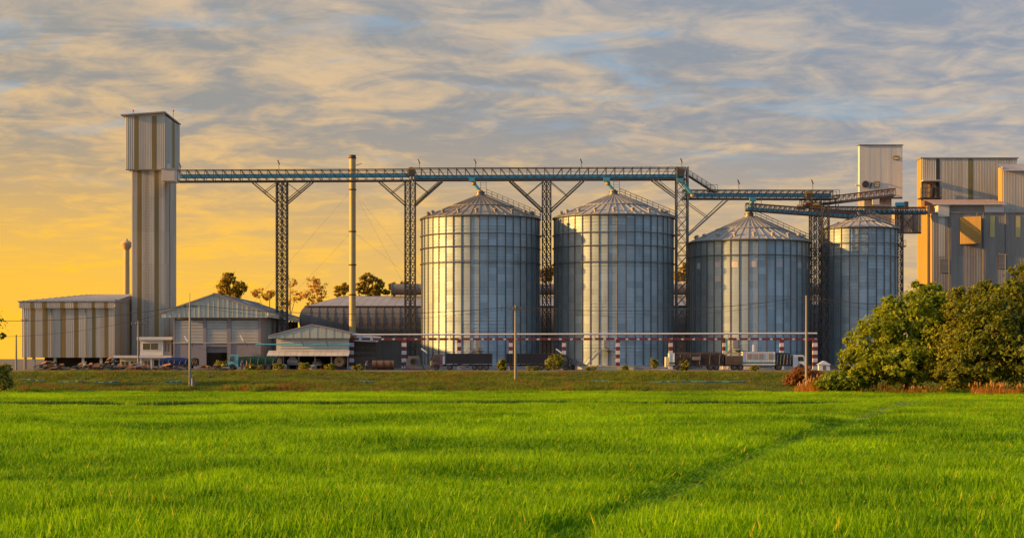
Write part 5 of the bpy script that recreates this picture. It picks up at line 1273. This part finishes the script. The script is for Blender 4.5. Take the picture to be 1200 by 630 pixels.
# ------------------------------------------------------------------ people in the yard
def person(label, px, D, shirt, face=0.0, bend=0.0, s=1.0):
    x = X(px, D); t = thing('person', label, 'person', (x, D, YARD), 'workers in the yard')
    def sk(name, verts, edges, rad, m, root=0, sub=1):
        me = bpy.data.meshes.new(name); me.from_pydata([(a*s, b*s, c*s) for a, b, c in verts], edges, []); me.materials.append(m)
        o = bpy.data.objects.new(name, me); C.objects.link(o); o.parent = t; ORG[o.name] = ORG[t.name]; o.rotation_euler = (0, 0, face)
        md = o.modifiers.new('skin', 'SKIN'); md.use_smooth_shade = True
        for i, v in enumerate(me.skin_vertices[0].data): v.radius = (rad[i][0]*s, rad[i][1]*s); v.use_root = (i == root)
        sb = o.modifiers.new('sub', 'SUBSURF'); sb.levels = sb.render_levels = sub; return o
    b = bend
    hip, chest, neck, head, crown = (0, 0, .95), (0, -.05-b*.3, 1.3-b*.05), (0, -.05-b*.45, 1.47-b*.1), (0, -.08-b*.5, 1.6-b*.12), (0, -.07-b*.55, 1.72-b*.13)
    V = [hip, chest, neck, head, crown]; E = [(0, 1), (1, 2), (2, 3), (3, 4)]; Rr = [(.14, .11), (.16, .11), (.055, .055), (.085, .1), (.07, .085)]
    for q in (-1, 1):
        i = len(V); V += [(q*.19, chest[1], 1.4-b*.1), (q*.25, chest[1]-.03, 1.13-b*.1), (q*.24, chest[1]-.18, .92), (q*.24, chest[1]-.22, .84)]
        E += [(1, i), (i, i+1), (i+1, i+2), (i+2, i+3)]; Rr += [(.06, .06), (.045, .045), (.032, .032), (.035, .022)]
        for k in range(5):
            j = len(V); a = (k-2)*.02; V += [(q*.24+a, chest[1]-.24, .79-.004*abs(k-2)), (q*.24+a*1.2, chest[1]-.235, .755+.01*abs(k-2))]; E += [(i+3, j), (j, j+1)]; Rr += [(.009, .009), (.008, .008)]
        i = len(V); V += [(q*.1, 0, .88), (q*.12, -.03, .5), (q*.13, .02, .09), (q*.14, -.12, .04)]
        E += [(0, i), (i, i+1), (i+1, i+2), (i+2, i+3)]; Rr += [(.085, .085), (.06, .06), (.04, .045), (.045, .035)]
    bd = sk('body', V, E, Rr, skin_m)
    # clothing as children that follow the body
    tv = [hip, chest, (0, neck[1], neck[2]-.05)]; te = [(0, 1), (1, 2)]; tr = [(.165, .135), (.185, .135), (.08, .08)]
    for q in (-1, 1):
        i = len(tv); tv += [(q*.19, chest[1], 1.4-b*.1), (q*.245, chest[1]-.02, 1.2-b*.1)]; te += [(1, i), (i, i+1)]; tr += [(.078, .078), (.068, .068)]
    sk('shirt', tv, te, tr, shirt)
    tv = [(0, 0, .97)]; te = []; tr = [(.16, .13)]
    for q in (-1, 1):
        i = len(tv); tv += [(q*.1, 0, .86), (q*.12, -.03, .5), (q*.13, .02, .12)]; te += [(0, i), (i, i+1), (i+1, i+2)]; tr += [(.1, .1), (.078, .078), (.065, .065)]
    sk('trousers', tv, te, tr, trousers_m)
    h = MB().lathe([(.115, -.03), (.118, .03), (.09, .1), (.03, .135), (0, .138)], 12); me = M1(h, 'hair', hair_m, True)
    o = bpy.data.objects.new('hair', me); C.objects.link(o); o.parent = t; o.location = (0, (head[1]+.03)*s, (head[2]+.05)*s); o.scale = (s, s, s); o.rotation_euler = (0, 0, face)
    fc = MB()
    for q in (-1, 1): fc.lathe([(0, -.012), (.012, 0), (0, .012)], 6, (q*.035, head[1]-.108, head[2]+.015))
    fc.add([(-.014, head[1]-.1, head[2]-.03), (.014, head[1]-.1, head[2]-.03), (0, head[1]-.135, head[2]-.025), (0, head[1]-.1, head[2]+.02)], [(0, 1, 2), (0, 2, 3), (1, 3, 2)])
    me = M1(fc, 'face_features', hair_m); o = bpy.data.objects.new('face_features', me); C.objects.link(o); o.parent = t; o.scale = (s, s, s); o.rotation_euler = (0, 0, face)
person('worker in a blue shirt standing beside the light blue truck cab', 283.5, 293., shirt_blue, .4)
person('worker in a red shirt beside the green tarpaulin truck', 289.5, 293., shirt_red, -1.2)
person('worker in a blue shirt stooping right of the striped gantry post', 428.5, 291., shirt_blue, 1.2, .5)
person('worker in a yellow-green shirt standing by the maroon truck cab', 505.5, 293., shirt_yel, .8)

# ------------------------------------------------------------------ trees and shrubs
def leaf_mesh(name, blobs, n, size, m, seed, clump=.28, droop=.35, elong=1.7, shell=.55, sub=26):
    """n leaves in clumps through the volume of ellipsoid blobs [(centre, radii)]"""
    g = np.random.default_rng(seed); vol = np.array([b[1][0]*b[1][1]*b[1][2] for b in blobs])**.7; cnt = (n*vol/vol.sum()).astype(int); out = []; tone = []
    for (c, r), k in zip(blobs, cnt):
        nc = max(4, k//sub); d = g.normal(size=(nc, 3)); d /= np.linalg.norm(d, axis=1)[:, None]
        cc = np.array(c)+d*np.array(r)*(shell+(1-shell)*g.random((nc, 1))**.6)
        ct = g.random(nc); i = g.integers(0, nc, k); cr = clump*min(r)*(.5+g.random((nc, 1)))
        p = cc[i]+g.normal(size=(k, 3))*np.array([1, 1, .7])*cr[i]*.55
        out.append(np.concatenate([p, (p-np.array(c))/np.array(r)], 1)); tone.append(np.clip(ct[i]*.6+g.random(k)*.4, 0, 1))
    A = np.concatenate(out); T = np.concatenate(tone); p = A[:, :3]; nr = A[:, 3:]; k = len(p)
    nr = nr/np.maximum(1e-3, np.linalg.norm(nr, axis=1))[:, None]+g.normal(size=(k, 3))*.6+np.array([0, 0, .35]); nr /= np.linalg.norm(nr, axis=1)[:, None]
    u = np.cross(nr, g.normal(size=(k, 3))); u /= np.linalg.norm(u, axis=1)[:, None]; u[:, 2] -= droop; u /= np.linalg.norm(u, axis=1)[:, None]; w = np.cross(nr, u); w /= np.maximum(1e-6, np.linalg.norm(w, axis=1))[:, None]
    s = size*(.6+.8*g.random((k, 1))); L_ = u*s*elong/2; Wd = w*s/2
    v = np.stack([p-L_, p+Wd*.9-L_*.1+nr*s*.12, p+L_, p-Wd*.9-L_*.1+nr*s*.12], 1).reshape(-1, 3)
    me = bpy.data.meshes.new(name); me.vertices.add(4*k); me.vertices.foreach_set('co', v.ravel().astype(np.float32))
    me.loops.add(4*k); me.loops.foreach_set('vertex_index', np.arange(4*k, dtype=np.int32)); me.polygons.add(k)
    me.polygons.foreach_set('loop_start', np.arange(0, 4*k, 4, dtype=np.int32)); me.update(calc_edges=True)
    at = me.attributes.new('tone', 'FLOAT', 'FACE'); at.data.foreach_set('value', T.astype(np.float32)); me.materials.append(m); return me
def tree(name, label, cat, base, blobs, n, size, m, seed, trunk_r=.3, group=None, clump=.28, droop=.35, barkm=bark, limbs=5, shell=.55, sub=26, extra=0):
    t = thing(name, label, cat, tuple(base), group); b = Vector(base); r = random.Random(seed)
    big = max(blobs, key=lambda q: q[1][2]); top = Vector(big[0]); mb = MB(); k1 = b.lerp(Vector((top.x, top.y, b.z+(top.z-b.z)*.55)), 1)
    mb.tube(b-Vector((0, 0, .2)), k1, trunk_r, 8, trunk_r*.65); mb.tube(k1, top, trunk_r*.65, 7, trunk_r*.3)
    mb.build('trunk', barkm, t, True)
    lb = MB()
    for c, rad in blobs:
        c = Vector(c); st = k1.lerp(top, r.uniform(0, .5)); 
        if (c-top).length > .1: lb.tube(st, c, trunk_r*.38, 6, trunk_r*.16)
        for _ in range(limbs):
            d = Vector((r.uniform(-1, 1), r.uniform(-1, 1), r.uniform(-.3, 1))).normalized(); lb.tube(c-d*.1, c+Vector((d.x*rad[0], d.y*rad[1], d.z*rad[2]))*.85, trunk_r*.15, 5, trunk_r*.05)
    lb.build('limbs', barkm, t)
    if extra:
        more = []
        for c, q in blobs:
            for _ in range(extra):
                d = Vector((r.gauss(0, 1), r.gauss(0, 1), r.gauss(.2, 1))).normalized(); f = r.uniform(.16, .34)
                more.append(((c[0]+d.x*q[0]*.95, c[1]+d.y*q[1]*.95, max(b.z+.5, c[2]+d.z*q[2]*.95)), (q[0]*f*1.2, q[1]*f*1.2, q[2]*f)))
        blobs = blobs+more
    me = leaf_mesh('crown', [((c[0]-b.x, c[1]-b.y, c[2]-b.z), q) for c, q in blobs], n, size, m, seed, clump, droop, shell=shell, sub=sub)
    o = bpy.data.objects.new('crown', me); C.objects.link(o); o.parent = t; return t
leaf_broad = leafmat('leaf_broad', (0.045, 0.105, 0.005), (0.34, 0.38, 0.008), .45, .25, .18)
leaf_olive = leafmat('leaf_olive', (0.035, 0.070, 0.005), (0.28, 0.29, 0.007), .42, .25, .18)
leaf_far = leafmat('leaf_far', (0.20, 0.17, 0.02), (0.42, 0.30, 0.04), .7, .1, .1)  # sunset glow and haze put into this and the sparse leaf colour
leaf_sparse = leafmat('leaf_sparse', (0.28, 0.17, 0.04), (0.50, 0.30, 0.07), .7, .1, .1)
leaf_shrub = leafmat('leaf_shrub', (0.10, 0.13, 0.012), (0.24, 0.22, 0.02), .45, .4, .15)
leaf_rust = leafmat('leaf_rust', (0.14, 0.055, 0.014), (0.30, 0.13, 0.03), .4, .4, .15)

def B(px, py, D, rx, rz, ry=None):
    k = D/FPX; return (tuple(P(px, py, D)), (rx*k, (ry if ry else rx)*k, rz*k))
T1 = 214.0
tree('round_tree', 'big rounded bright green tree left in the clump at the right edge', 'tree', (X(1060, T1), T1, .1),
     [B(1075, 385, T1, 48, 46, 40), B(1035, 405, T1-1, 38, 38), B(1010, 430, T1-2, 24, 26), B(1090, 362, T1+1, 28, 28), B(1060, 425, T1-3, 48, 26), B(1048, 372, T1+1, 20, 22), B(1105, 400, T1-2, 38, 38), B(1093, 343, T1+2, 11, 10), B(995, 444, T1-1, 16, 14)],
     46000, .30, leaf_broad, 11, .35, 'trees at the right edge', clump=.22, extra=9, shell=.62, sub=34)
tree('olive_tree', 'tall dark olive tree cut off by the right edge of the view', 'tree', (X(1200, 206), 206., .1),
     [B(1195, 370, 206, 52, 44, 40), B(1215, 338, 207, 34, 32), B(1165, 392, 205, 40, 40), B(1205, 415, 204, 55, 36), B(1150, 425, 204, 34, 28), B(1240, 380, 206, 50, 60), B(1195, 325, 207, 14, 14)],
     46000, .26, leaf_olive, 12, .4, 'trees at the right edge', clump=.24, droop=.15, extra=9, shell=.62, sub=34)
tree('feathery_tree', 'thin-leaved yellowish tree between the two big trees at the right edge', 'tree', (X(1142, 211), 211., .1),
     [B(1138, 358, 211, 30, 24), B(1160, 350, 212, 22, 20), B(1132, 385, 210, 34, 34), B(1122, 415, 208, 34, 34), B(1150, 342, 212, 12, 10), B(1125, 437, 206, 34, 18)],
     34000, .24, leafmat('leaf_feather', (0.045, 0.08, 0.006), (0.30, 0.29, 0.009), .4, .25, .18), 13, .25, 'trees at the right edge', clump=.25, extra=8, sub=30)
tree('round_bush', 'low green bush at the left foot of the right-hand trees', 'bush', (X(985, 212), 212., .1), [B(985, 446, 212, 20, 10), B(968, 449, 212, 12, 7), B(1005, 445, 211, 16, 11)], 7000, .26, leaf_broad, 14, .1, clump=.4)
# sparse trees far behind
far = [('round-topped far tree in the glow behind the gabled warehouse', 272, 320, 360, 20, 460., leaf_far, 5200, [(266, 328, 9, 9), (281, 336, 9, 8), (262, 338, 8, 9), (274, 345, 10, 8)]),
       ('low sparse brownish far tree just left of the slim lattice tower', 308, 335, 365, 14, 480., leaf_sparse, 1500, [(302, 343, 8, 6), (316, 346, 9, 7)]),
       ('faint sparse far tree right of the slim lattice tower', 341, 322, 365, 12, 500., leaf_sparse, 1700, [(340, 330, 7, 8), (347, 345, 8, 8), (337, 352, 9, 7)]),
       ('tall airy far tree between slim lattice tower and chimney', 368, 322, 365, 16, 480., leaf_sparse, 3000, [(368, 332, 11, 8), (360, 344, 8, 9), (377, 340, 8, 10), (368, 352, 12, 7)]),
       ('small dark far tree just left of the chimney', 402, 330, 365, 10, 460., leaf_far, 1900, [(403, 338, 9, 6), (396, 342, 6, 5)]),
       ('wide dark far tree just right of the chimney', 434, 320, 365, 18, 460., leaf_far, 5000, [(432, 327, 10, 7), (443, 334, 9, 7), (424, 337, 8, 7), (438, 343, 11, 6)]),
       ('small far tree behind the start of the round duct', 465, 328, 365, 12, 460., leaf_far, 1800, [(463, 336, 7, 6), (452, 342, 5, 4), (474, 335, 6, 6)]),
       ('far tree glimpsed through the gap between first and second silos', 641, 312, 365, 12, 460., leaf_far, 2200, [(640, 322, 10, 8), (646, 315, 7, 6)]),
       ('far tree glimpsed through the gap between second and third silos', 799, 312, 365, 12, 460., leaf_far, 2000, [(798, 322, 10, 7), (804, 314, 6, 6)])]
for i, (lab, px, pt, pb, _, D, m, n, bl) in enumerate(far):
    tree('far_tree', lab, 'tree', (X(px, D), D, YARD), [B(a, b_, D, rx, rz) for a, b_, rx, rz in bl], int(n*.42), .5 if m is leaf_far else .36, m, 30+i, .28, 'trees far behind the mill', clump=.30, limbs=7, shell=.35, sub=16)
tree('edge_tree', 'tree whose leafy twigs reach in at the left edge', 'tree', (X(-34, 222), 222., .4), [B(-8, 373, 222, 8, 4), B(-6, 394, 222, 13, 5), B(-40, 385, 222, 34, 28)], 3600, .26, leaf_olive, 50, .2, clump=.45)
tree('round_bush', 'leafy bush at the far left edge on the field margin', 'bush', (X(2, 214), 214., 0), [B(2, 446, 214, 12, 10), B(-8, 438, 214, 12, 11), B(6, 432, 215, 6, 5)], 3600, .26, leafmat('leaf_edge', (0.09, 0.12, 0.012), (0.34, 0.28, 0.02), .4, .3, .15), 51, .1, clump=.42)
shrubs = [(260, 431, 9, 6.5, 291, 'leafy yellow-green shrub left of the light blue truck cab'), (292.5, 430.5, 6, 4, 290, 'small shrub in front of the green tarpaulin'), (303, 431.5, 5, 3, 290, 'tiny shrub below the right half of the green tarpaulin'),
          (326, 431.5, 8, 5, 289, 'shrub at the left end of the shed awning'), (355, 430.5, 8, 5.5, 289, 'shrub in front of the middle of the shed awning'), (387, 431, 7, 4.5, 289, 'shrub in front of the right end of the shed awning'), (419, 431, 7, 3.5, 289, 'low shrub right of the first striped gantry post'),
          (588.5, 428.5, 4.5, 9, 289, 'upright yellow-green shrub between the two plum containers'), (650, 424.5, 9.5, 7.5, 289, 'broad yellow-green shrub in front of the rear plum container'), (624, 432.5, 8, 3, 288, 'low shrub by the rear container wheels'), (766.5, 425.5, 4, 5.5, 287, 'small sapling in front of the second silo near the grey wall'),
          (803, 428, 4.5, 5, 287, 'small sapling in front of the brown tarpaulin trailer'), (884, 431.5, 5, 3, 287, 'tiny shrub below the panelled white truck body'), (693, 433, 7, 3, 286, 'low shrub in front of the left end of the cream wall'), (732, 431.5, 4, 3, 286, 'tiny shrub in front of the right half of the cream wall')]
for i, (px, py, rx, rz, D, lab) in enumerate(shrubs):
    tree('yard_shrub', lab, 'shrub', (X(px, D), D, YARD), [B(px, py, D, rx, rz), B(px+rx*.35, py-rz*.35, D, rx*.5, rz*.5)], int(40+rx*rz*9), .34, leaf_shrub, 70+i, .07, 'shrubs along the yard edge', clump=.5, limbs=4, shell=.25, sub=12)

# ------------------------------------------------------------------ grasses (nobody could count them)
def blade_tuft(name, n, rad, h, w, bend, m, seed, dryf=.03, segs=3, lean=(0, 0)):
    g = np.random.default_rng(seed); V = []; F = []; T = []
    for k in range(n):
        rr = rad*math.sqrt(g.random()); a = g.random()*6.283; bx, by = rr*math.cos(a), rr*math.sin(a)
        hh = h*(.62+.55*g.random()); th = g.random()*6.283; b = bend*hh*(.25+1.1*g.random()); dx, dy = math.cos(th), math.sin(th); wx, wy = -dy*w/2, dx*w/2
        i = len(V); droop = g.random()*.5
        for s in range(segs+1):
            f = s/segs; o = b*f*f; z = hh*(f-.28*droop*f**3); ww = (1-.15*f) if s < segs else .12
            x, y = bx+dx*o+lean[0]*f*f*hh, by+dy*o+lean[1]*f*f*hh; V += [(x-wx*ww, y-wy*ww, z), (x+wx*ww, y+wy*ww, z)]
        for s in range(segs): F.append((i+2*s, i+2*s+1, i+2*s+3, i+2*s+2))
        tn = 1.0 if g.random() < dryf else g.random()*.85; T += [tn]*segs
    me = bpy.data.meshes.new(name); me.from_pydata(V, [], F); at = me.attributes.new('tone', 'FLOAT', 'FACE'); at.data.foreach_set('value', np.array(T, np.float32)); me.materials.append(m)
    return bpy.data.objects.new(name, me)
def scatter(name, label, cat, pts, rot, scl, idx, tufts):
    me = bpy.data.meshes.new(name); n = len(pts); me.vertices.add(n); me.vertices.foreach_set('co', pts.astype(np.float32).ravel())
    for nm, ty, d in (('t_rot', 'FLOAT_VECTOR', rot), ('t_scl', 'FLOAT_VECTOR', scl)):
        at = me.attributes.new(nm, ty, 'POINT'); at.data.foreach_set('vector', d.astype(np.float32).ravel())
    at = me.attributes.new('t_idx', 'INT', 'POINT'); at.data.foreach_set('value', idx.astype(np.int32))
    o = bpy.data.objects.new(name, me); C.objects.link(o); o['kind'] = 'stuff'; o['label'] = label; o['category'] = cat
    ng = bpy.data.node_groups.new(name + '_nodes', 'GeometryNodeTree')
    ng.interface.new_socket('Geometry', in_out='INPUT', socket_type='NodeSocketGeometry'); ng.interface.new_socket('Geometry', in_out='OUTPUT', socket_type='NodeSocketGeometry')
    gi = ng.nodes.new('NodeGroupInput'); go = ng.nodes.new('NodeGroupOutput'); ip = ng.nodes.new('GeometryNodeInstanceOnPoints'); gj = ng.nodes.new('GeometryNodeGeometryToInstance')
    L = ng.links; ip.inputs['Pick Instance'].default_value = True
    for tf in reversed(tufts):
        oi = ng.nodes.new('GeometryNodeObjectInfo'); oi.inputs['Object'].default_value = tf; L.new(oi.outputs['Geometry'], gj.inputs[0])
    def attr(nm, ty):
        a = ng.nodes.new('GeometryNodeInputNamedAttribute'); a.data_type = ty; a.inputs['Name'].default_value = nm; return a.outputs[0]
    er = ng.nodes.new('FunctionNodeEulerToRotation'); L.new(attr('t_rot', 'FLOAT_VECTOR'), er.inputs[0])
    L.new(gi.outputs[0], ip.inputs['Points']); L.new(gj.outputs[0], ip.inputs['Instance']); L.new(attr('t_idx', 'INT'), ip.inputs['Instance Index']); L.new(er.outputs[0], ip.inputs['Rotation']); L.new(attr('t_scl', 'FLOAT_VECTOR'), ip.inputs['Scale'])
    L.new(ip.outputs[0], go.inputs[0]); md = o.modifiers.new('scatter', 'NODES'); md.node_group = ng; return o
def jitter_grid(y0, y1, cell, margin=6.0, half=.305):
    P_ = []
    for y in np.arange(y0, y1, cell):
        hw = half*y+margin; x = np.arange(-hw, hw, cell); P_.append(np.stack([x+rng.uniform(-.5, .5, len(x))*cell, y+rng.uniform(-.5, .5, len(x))*cell], 1))
    return np.concatenate(P_)
rice_m = leafmat('rice_leaf', (0.018, 0.115, 0.001), (0.310, 0.540, 0.002), .42, .07, .42, dry=((0.60, 0.48, 0.05), .9), rough=.6, thru=(1.35, 1.35, .3), spec=.12)
near_t = [blade_tuft('rice_tuft', 36, .42, .60, .040, .50, rice_m, 100+k, .05, lean=(.06, 0)) for k in range(5)]
far_t = [blade_tuft('rice_tuft_far', 60, .75, .46, .034, .42, rice_m, 120+k, .03, 2, lean=(.06, 0)) for k in range(4)]
path_y = np.array([40, 47, 57, 69.6, 87, 119, 140, 168, 190]); path_x = np.array([1.2, 3.3, 5.7, 9, 14.4, 24, 30, 39, 46])
def rice(name, label, y0, y1, cell, tufts, sxy):
    p = jitter_grid(y0, y1, cell); x, y = p[:, 0], p[:, 1]
    h = .80+.46*(vnoise(x, y, 8, 21)-.5)+.34*(vnoise(x, y, 2.4, 22)-.5)+.50*(vnoise(x*.25, y, 5, 23)-.5)+.18*np.clip((75-y)/35, 0, 1)
    dp = np.abs(x-np.interp(y, path_y, path_x)); wp = .26+.006*y
    g = np.clip((dp-wp)/(.5+.002*y), 0, 1); fade = np.clip((y-170)/15, 0, 1); h *= np.maximum(.42+.58*g, fade)
    bund = np.abs(y-(163+1.5*np.sin(x*.05)+.03*x)); gb = np.clip((bund-3.6)/1.4, 0, 1); side = np.clip((x-18)/25, 0, 1); h *= np.maximum(.25+.75*gb, side)
    keep = ~((bund < 3.8) & (rng.random(len(x)) < .92*(1-side))) & ~((dp < wp*.8) & (rng.random(len(x)) < .5*(1-fade)))
    x, y, h = x[keep], y[keep], h[keep]; n = len(x)
    pts = np.stack([x, y, np.full(n, FIELD_Z)], 1); rot = np.stack([np.zeros(n), np.zeros(n), rng.random(n)*6.283], 1)
    s = sxy*(.85+.3*rng.random(n)); scl = np.stack([s, s, h*(.74+.50*rng.random(n))], 1)
    return pts, rot, scl, rng.integers(0, 100, n)
zones = [rice('', '', 33, 72, .45, near_t, 1.0), rice('', '', 72, 120, .55, near_t, 1.25), rice('', '', 120, 217.5, .85, far_t, 1.0)]
nt_ = len(near_t); zones[0][3][:] %= nt_; zones[1][3][:] %= nt_; zones[2][3][:] = nt_+zones[2][3] % len(far_t)
scatter('rice_crop', 'dense bright green rice filling the whole foreground field', 'rice', *[np.concatenate([z[i] for z in zones]) for i in range(4)], near_t+far_t)
# dark green blades along the low bund that crosses the field
dark_blade_m = leafmat('dark_blade_leaf', (0.012, 0.055, 0.003), (0.040, 0.110, 0.006), .3, .2, .2)
sg_t = [blade_tuft('dark_blade_tuft', 60, .8, .50, .04, .35, dark_blade_m, 160+k, 0, 2) for k in range(3)]
sx = np.arange(-58, 34, .28); sy = 163+1.5*np.sin(sx*.05)+.03*sx+rng.uniform(-1.6, 1.6, len(sx)); sk_ = rng.random(len(sx)) < np.clip(.35+1.3*vnoise(sx, sx*0, 7, 41)-np.clip((sx-5)/40, 0, .7), 0, 1)
sx, sy = sx[sk_], sy[sk_]; n = len(sx); sh = .66+.4*vnoise(sx, sx*0, 4, 42)
scatter('bund_blades', 'dark green blades in a thin line across the far part of the rice field', 'sedge', np.stack([sx, sy, np.full(n, FIELD_Z)], 1), np.stack([0*sx, 0*sx, rng.random(n)*6.283], 1), np.stack([1+0*sx, 1+0*sx, sh], 1), rng.integers(0, 3, n), sg_t)
# rough grass on the bank
bank_m = leafmat('bank_grass_leaf', (0.028, 0.080, 0.004), (0.21, 0.27, 0.010), .35, .16, .36, dry=((0.26, 0.18, 0.04), .94), rough=.6)
dry_m = leafmat('dry_grass_leaf', (0.16, 0.065, 0.018), (0.30, 0.15, 0.04), .35, .3, .2, rough=.6)
bt = [blade_tuft('bank_tuft', 55, .8, .42, .05, .8, bank_m, 140+k, .16, 2) for k in range(4)] + [blade_tuft('dry_tuft', 45, .7, .5, .05, .7, dry_m, 150+k, .1, 2) for k in range(2)]
p = jitter_grid(216.6, 247, .8, 8); x, y = p[:, 0], p[:, 1]; n = len(x)
nz = vnoise(x, y, 9, 31)+.25*(vnoise(x, y, 2.5, 32)-.5)
low = np.clip(1-(y-217)/6, 0, 1); dryp = .02+.25*np.clip((vnoise(x, y, 11, 33)-.52)*4, 0, 1)*(.35+.65*low)+.12*(np.abs(y-241) < 2.5)
idx = np.where(rng.random(n) < dryp, 4+rng.integers(0, 2, n), rng.integers(0, 4, n))
z = np.where(y < BANK1, bank_z(x, y), YARD)-.04; h = .45+1.0*nz; h *= np.where(y > 243, .6, 1)*(1+1.1*low*np.clip((vnoise(x, y, 3.0, 35)-.5)*3, 0, 1))
kp = rng.random(n) < np.where(y > 243, .35, .92)
scatter('bank_grass', 'rough olive and brown grass covering the bank between field and yard', 'grass', np.stack([x, y, z], 1)[kp], np.stack([0*x, 0*x, rng.random(n)*6.283], 1)[kp], np.stack([1+0*x, 1+0*x, h], 1)[kp], idx[kp], bt)

def reed_clump(label, px, D, w, h, n, m, seed):
    x = X(px, D); zb = float(bank_z(x, D)); t = thing('reed_clump', label, 'reeds', (x, D, zb), 'dry reed clumps')
    o = blade_tuft('stems', int(n*2.2), w, h, .045, .6, m, seed, .1, 3); C.objects.link(o); o.parent = t; o['kind'] = 'stuff'
    hd = MB(); g = random.Random(seed)
    for k in range(max(4, n//6)):
        a = g.uniform(-w, w); q = h*g.uniform(.7, 1.05); hd.lathe([(0, 0), (.09, .12), (.07, .4), (0, .55)], 6, (x+a, D+g.uniform(-w, w)*.6, zb+q))
    hd.build('seed_heads', rust_orange, t)
dry_or = leafmat('reed_leaf', (0.34, 0.14, 0.025), (0.52, 0.26, 0.05), .35, .5, .1)
for i, (lab, px, D, w, h, n) in enumerate((('tall orange reed clump at the foot of the right-hand pole', 949, 214., .9, 1.6, 60), ('orange reed clump left of the low green bush', 957, 213., .8, 2.0, 60), ('short orange reed clump just left of the right-hand pole', 938, 214.5, .9, 1.1, 50),
                       ('orange dry grass at the foot of the rounded tree', 1048, 210., 2.6, .9, 90), ('orange dry grass below the thin-leaved tree', 1085, 209., 2.6, .8, 90), ('orange dry grass at the far right under the olive tree', 1160, 201., 2.4, 1.4, 110), ('orange dry grass at the right edge of the view', 1192, 200., 2.2, 1.1, 90),
                       ('orange dry grass left of the rounded tree foot', 1012, 211., 1.8, .8, 70))):
    reed_clump(lab, px, D, w, h, n, dry_or, 170+i)
tree('round_bush', 'reddish brown bush behind the right-hand pole', 'bush', (X(938, 224), 224., float(bank_z(X(938, 224), 224.))), [B(940, 440, 224, 12, 8), B(928, 444, 224, 8, 6), B(954, 442, 224, 10, 7)], 2600, .26, leaf_rust, 60, .08, clump=.5)
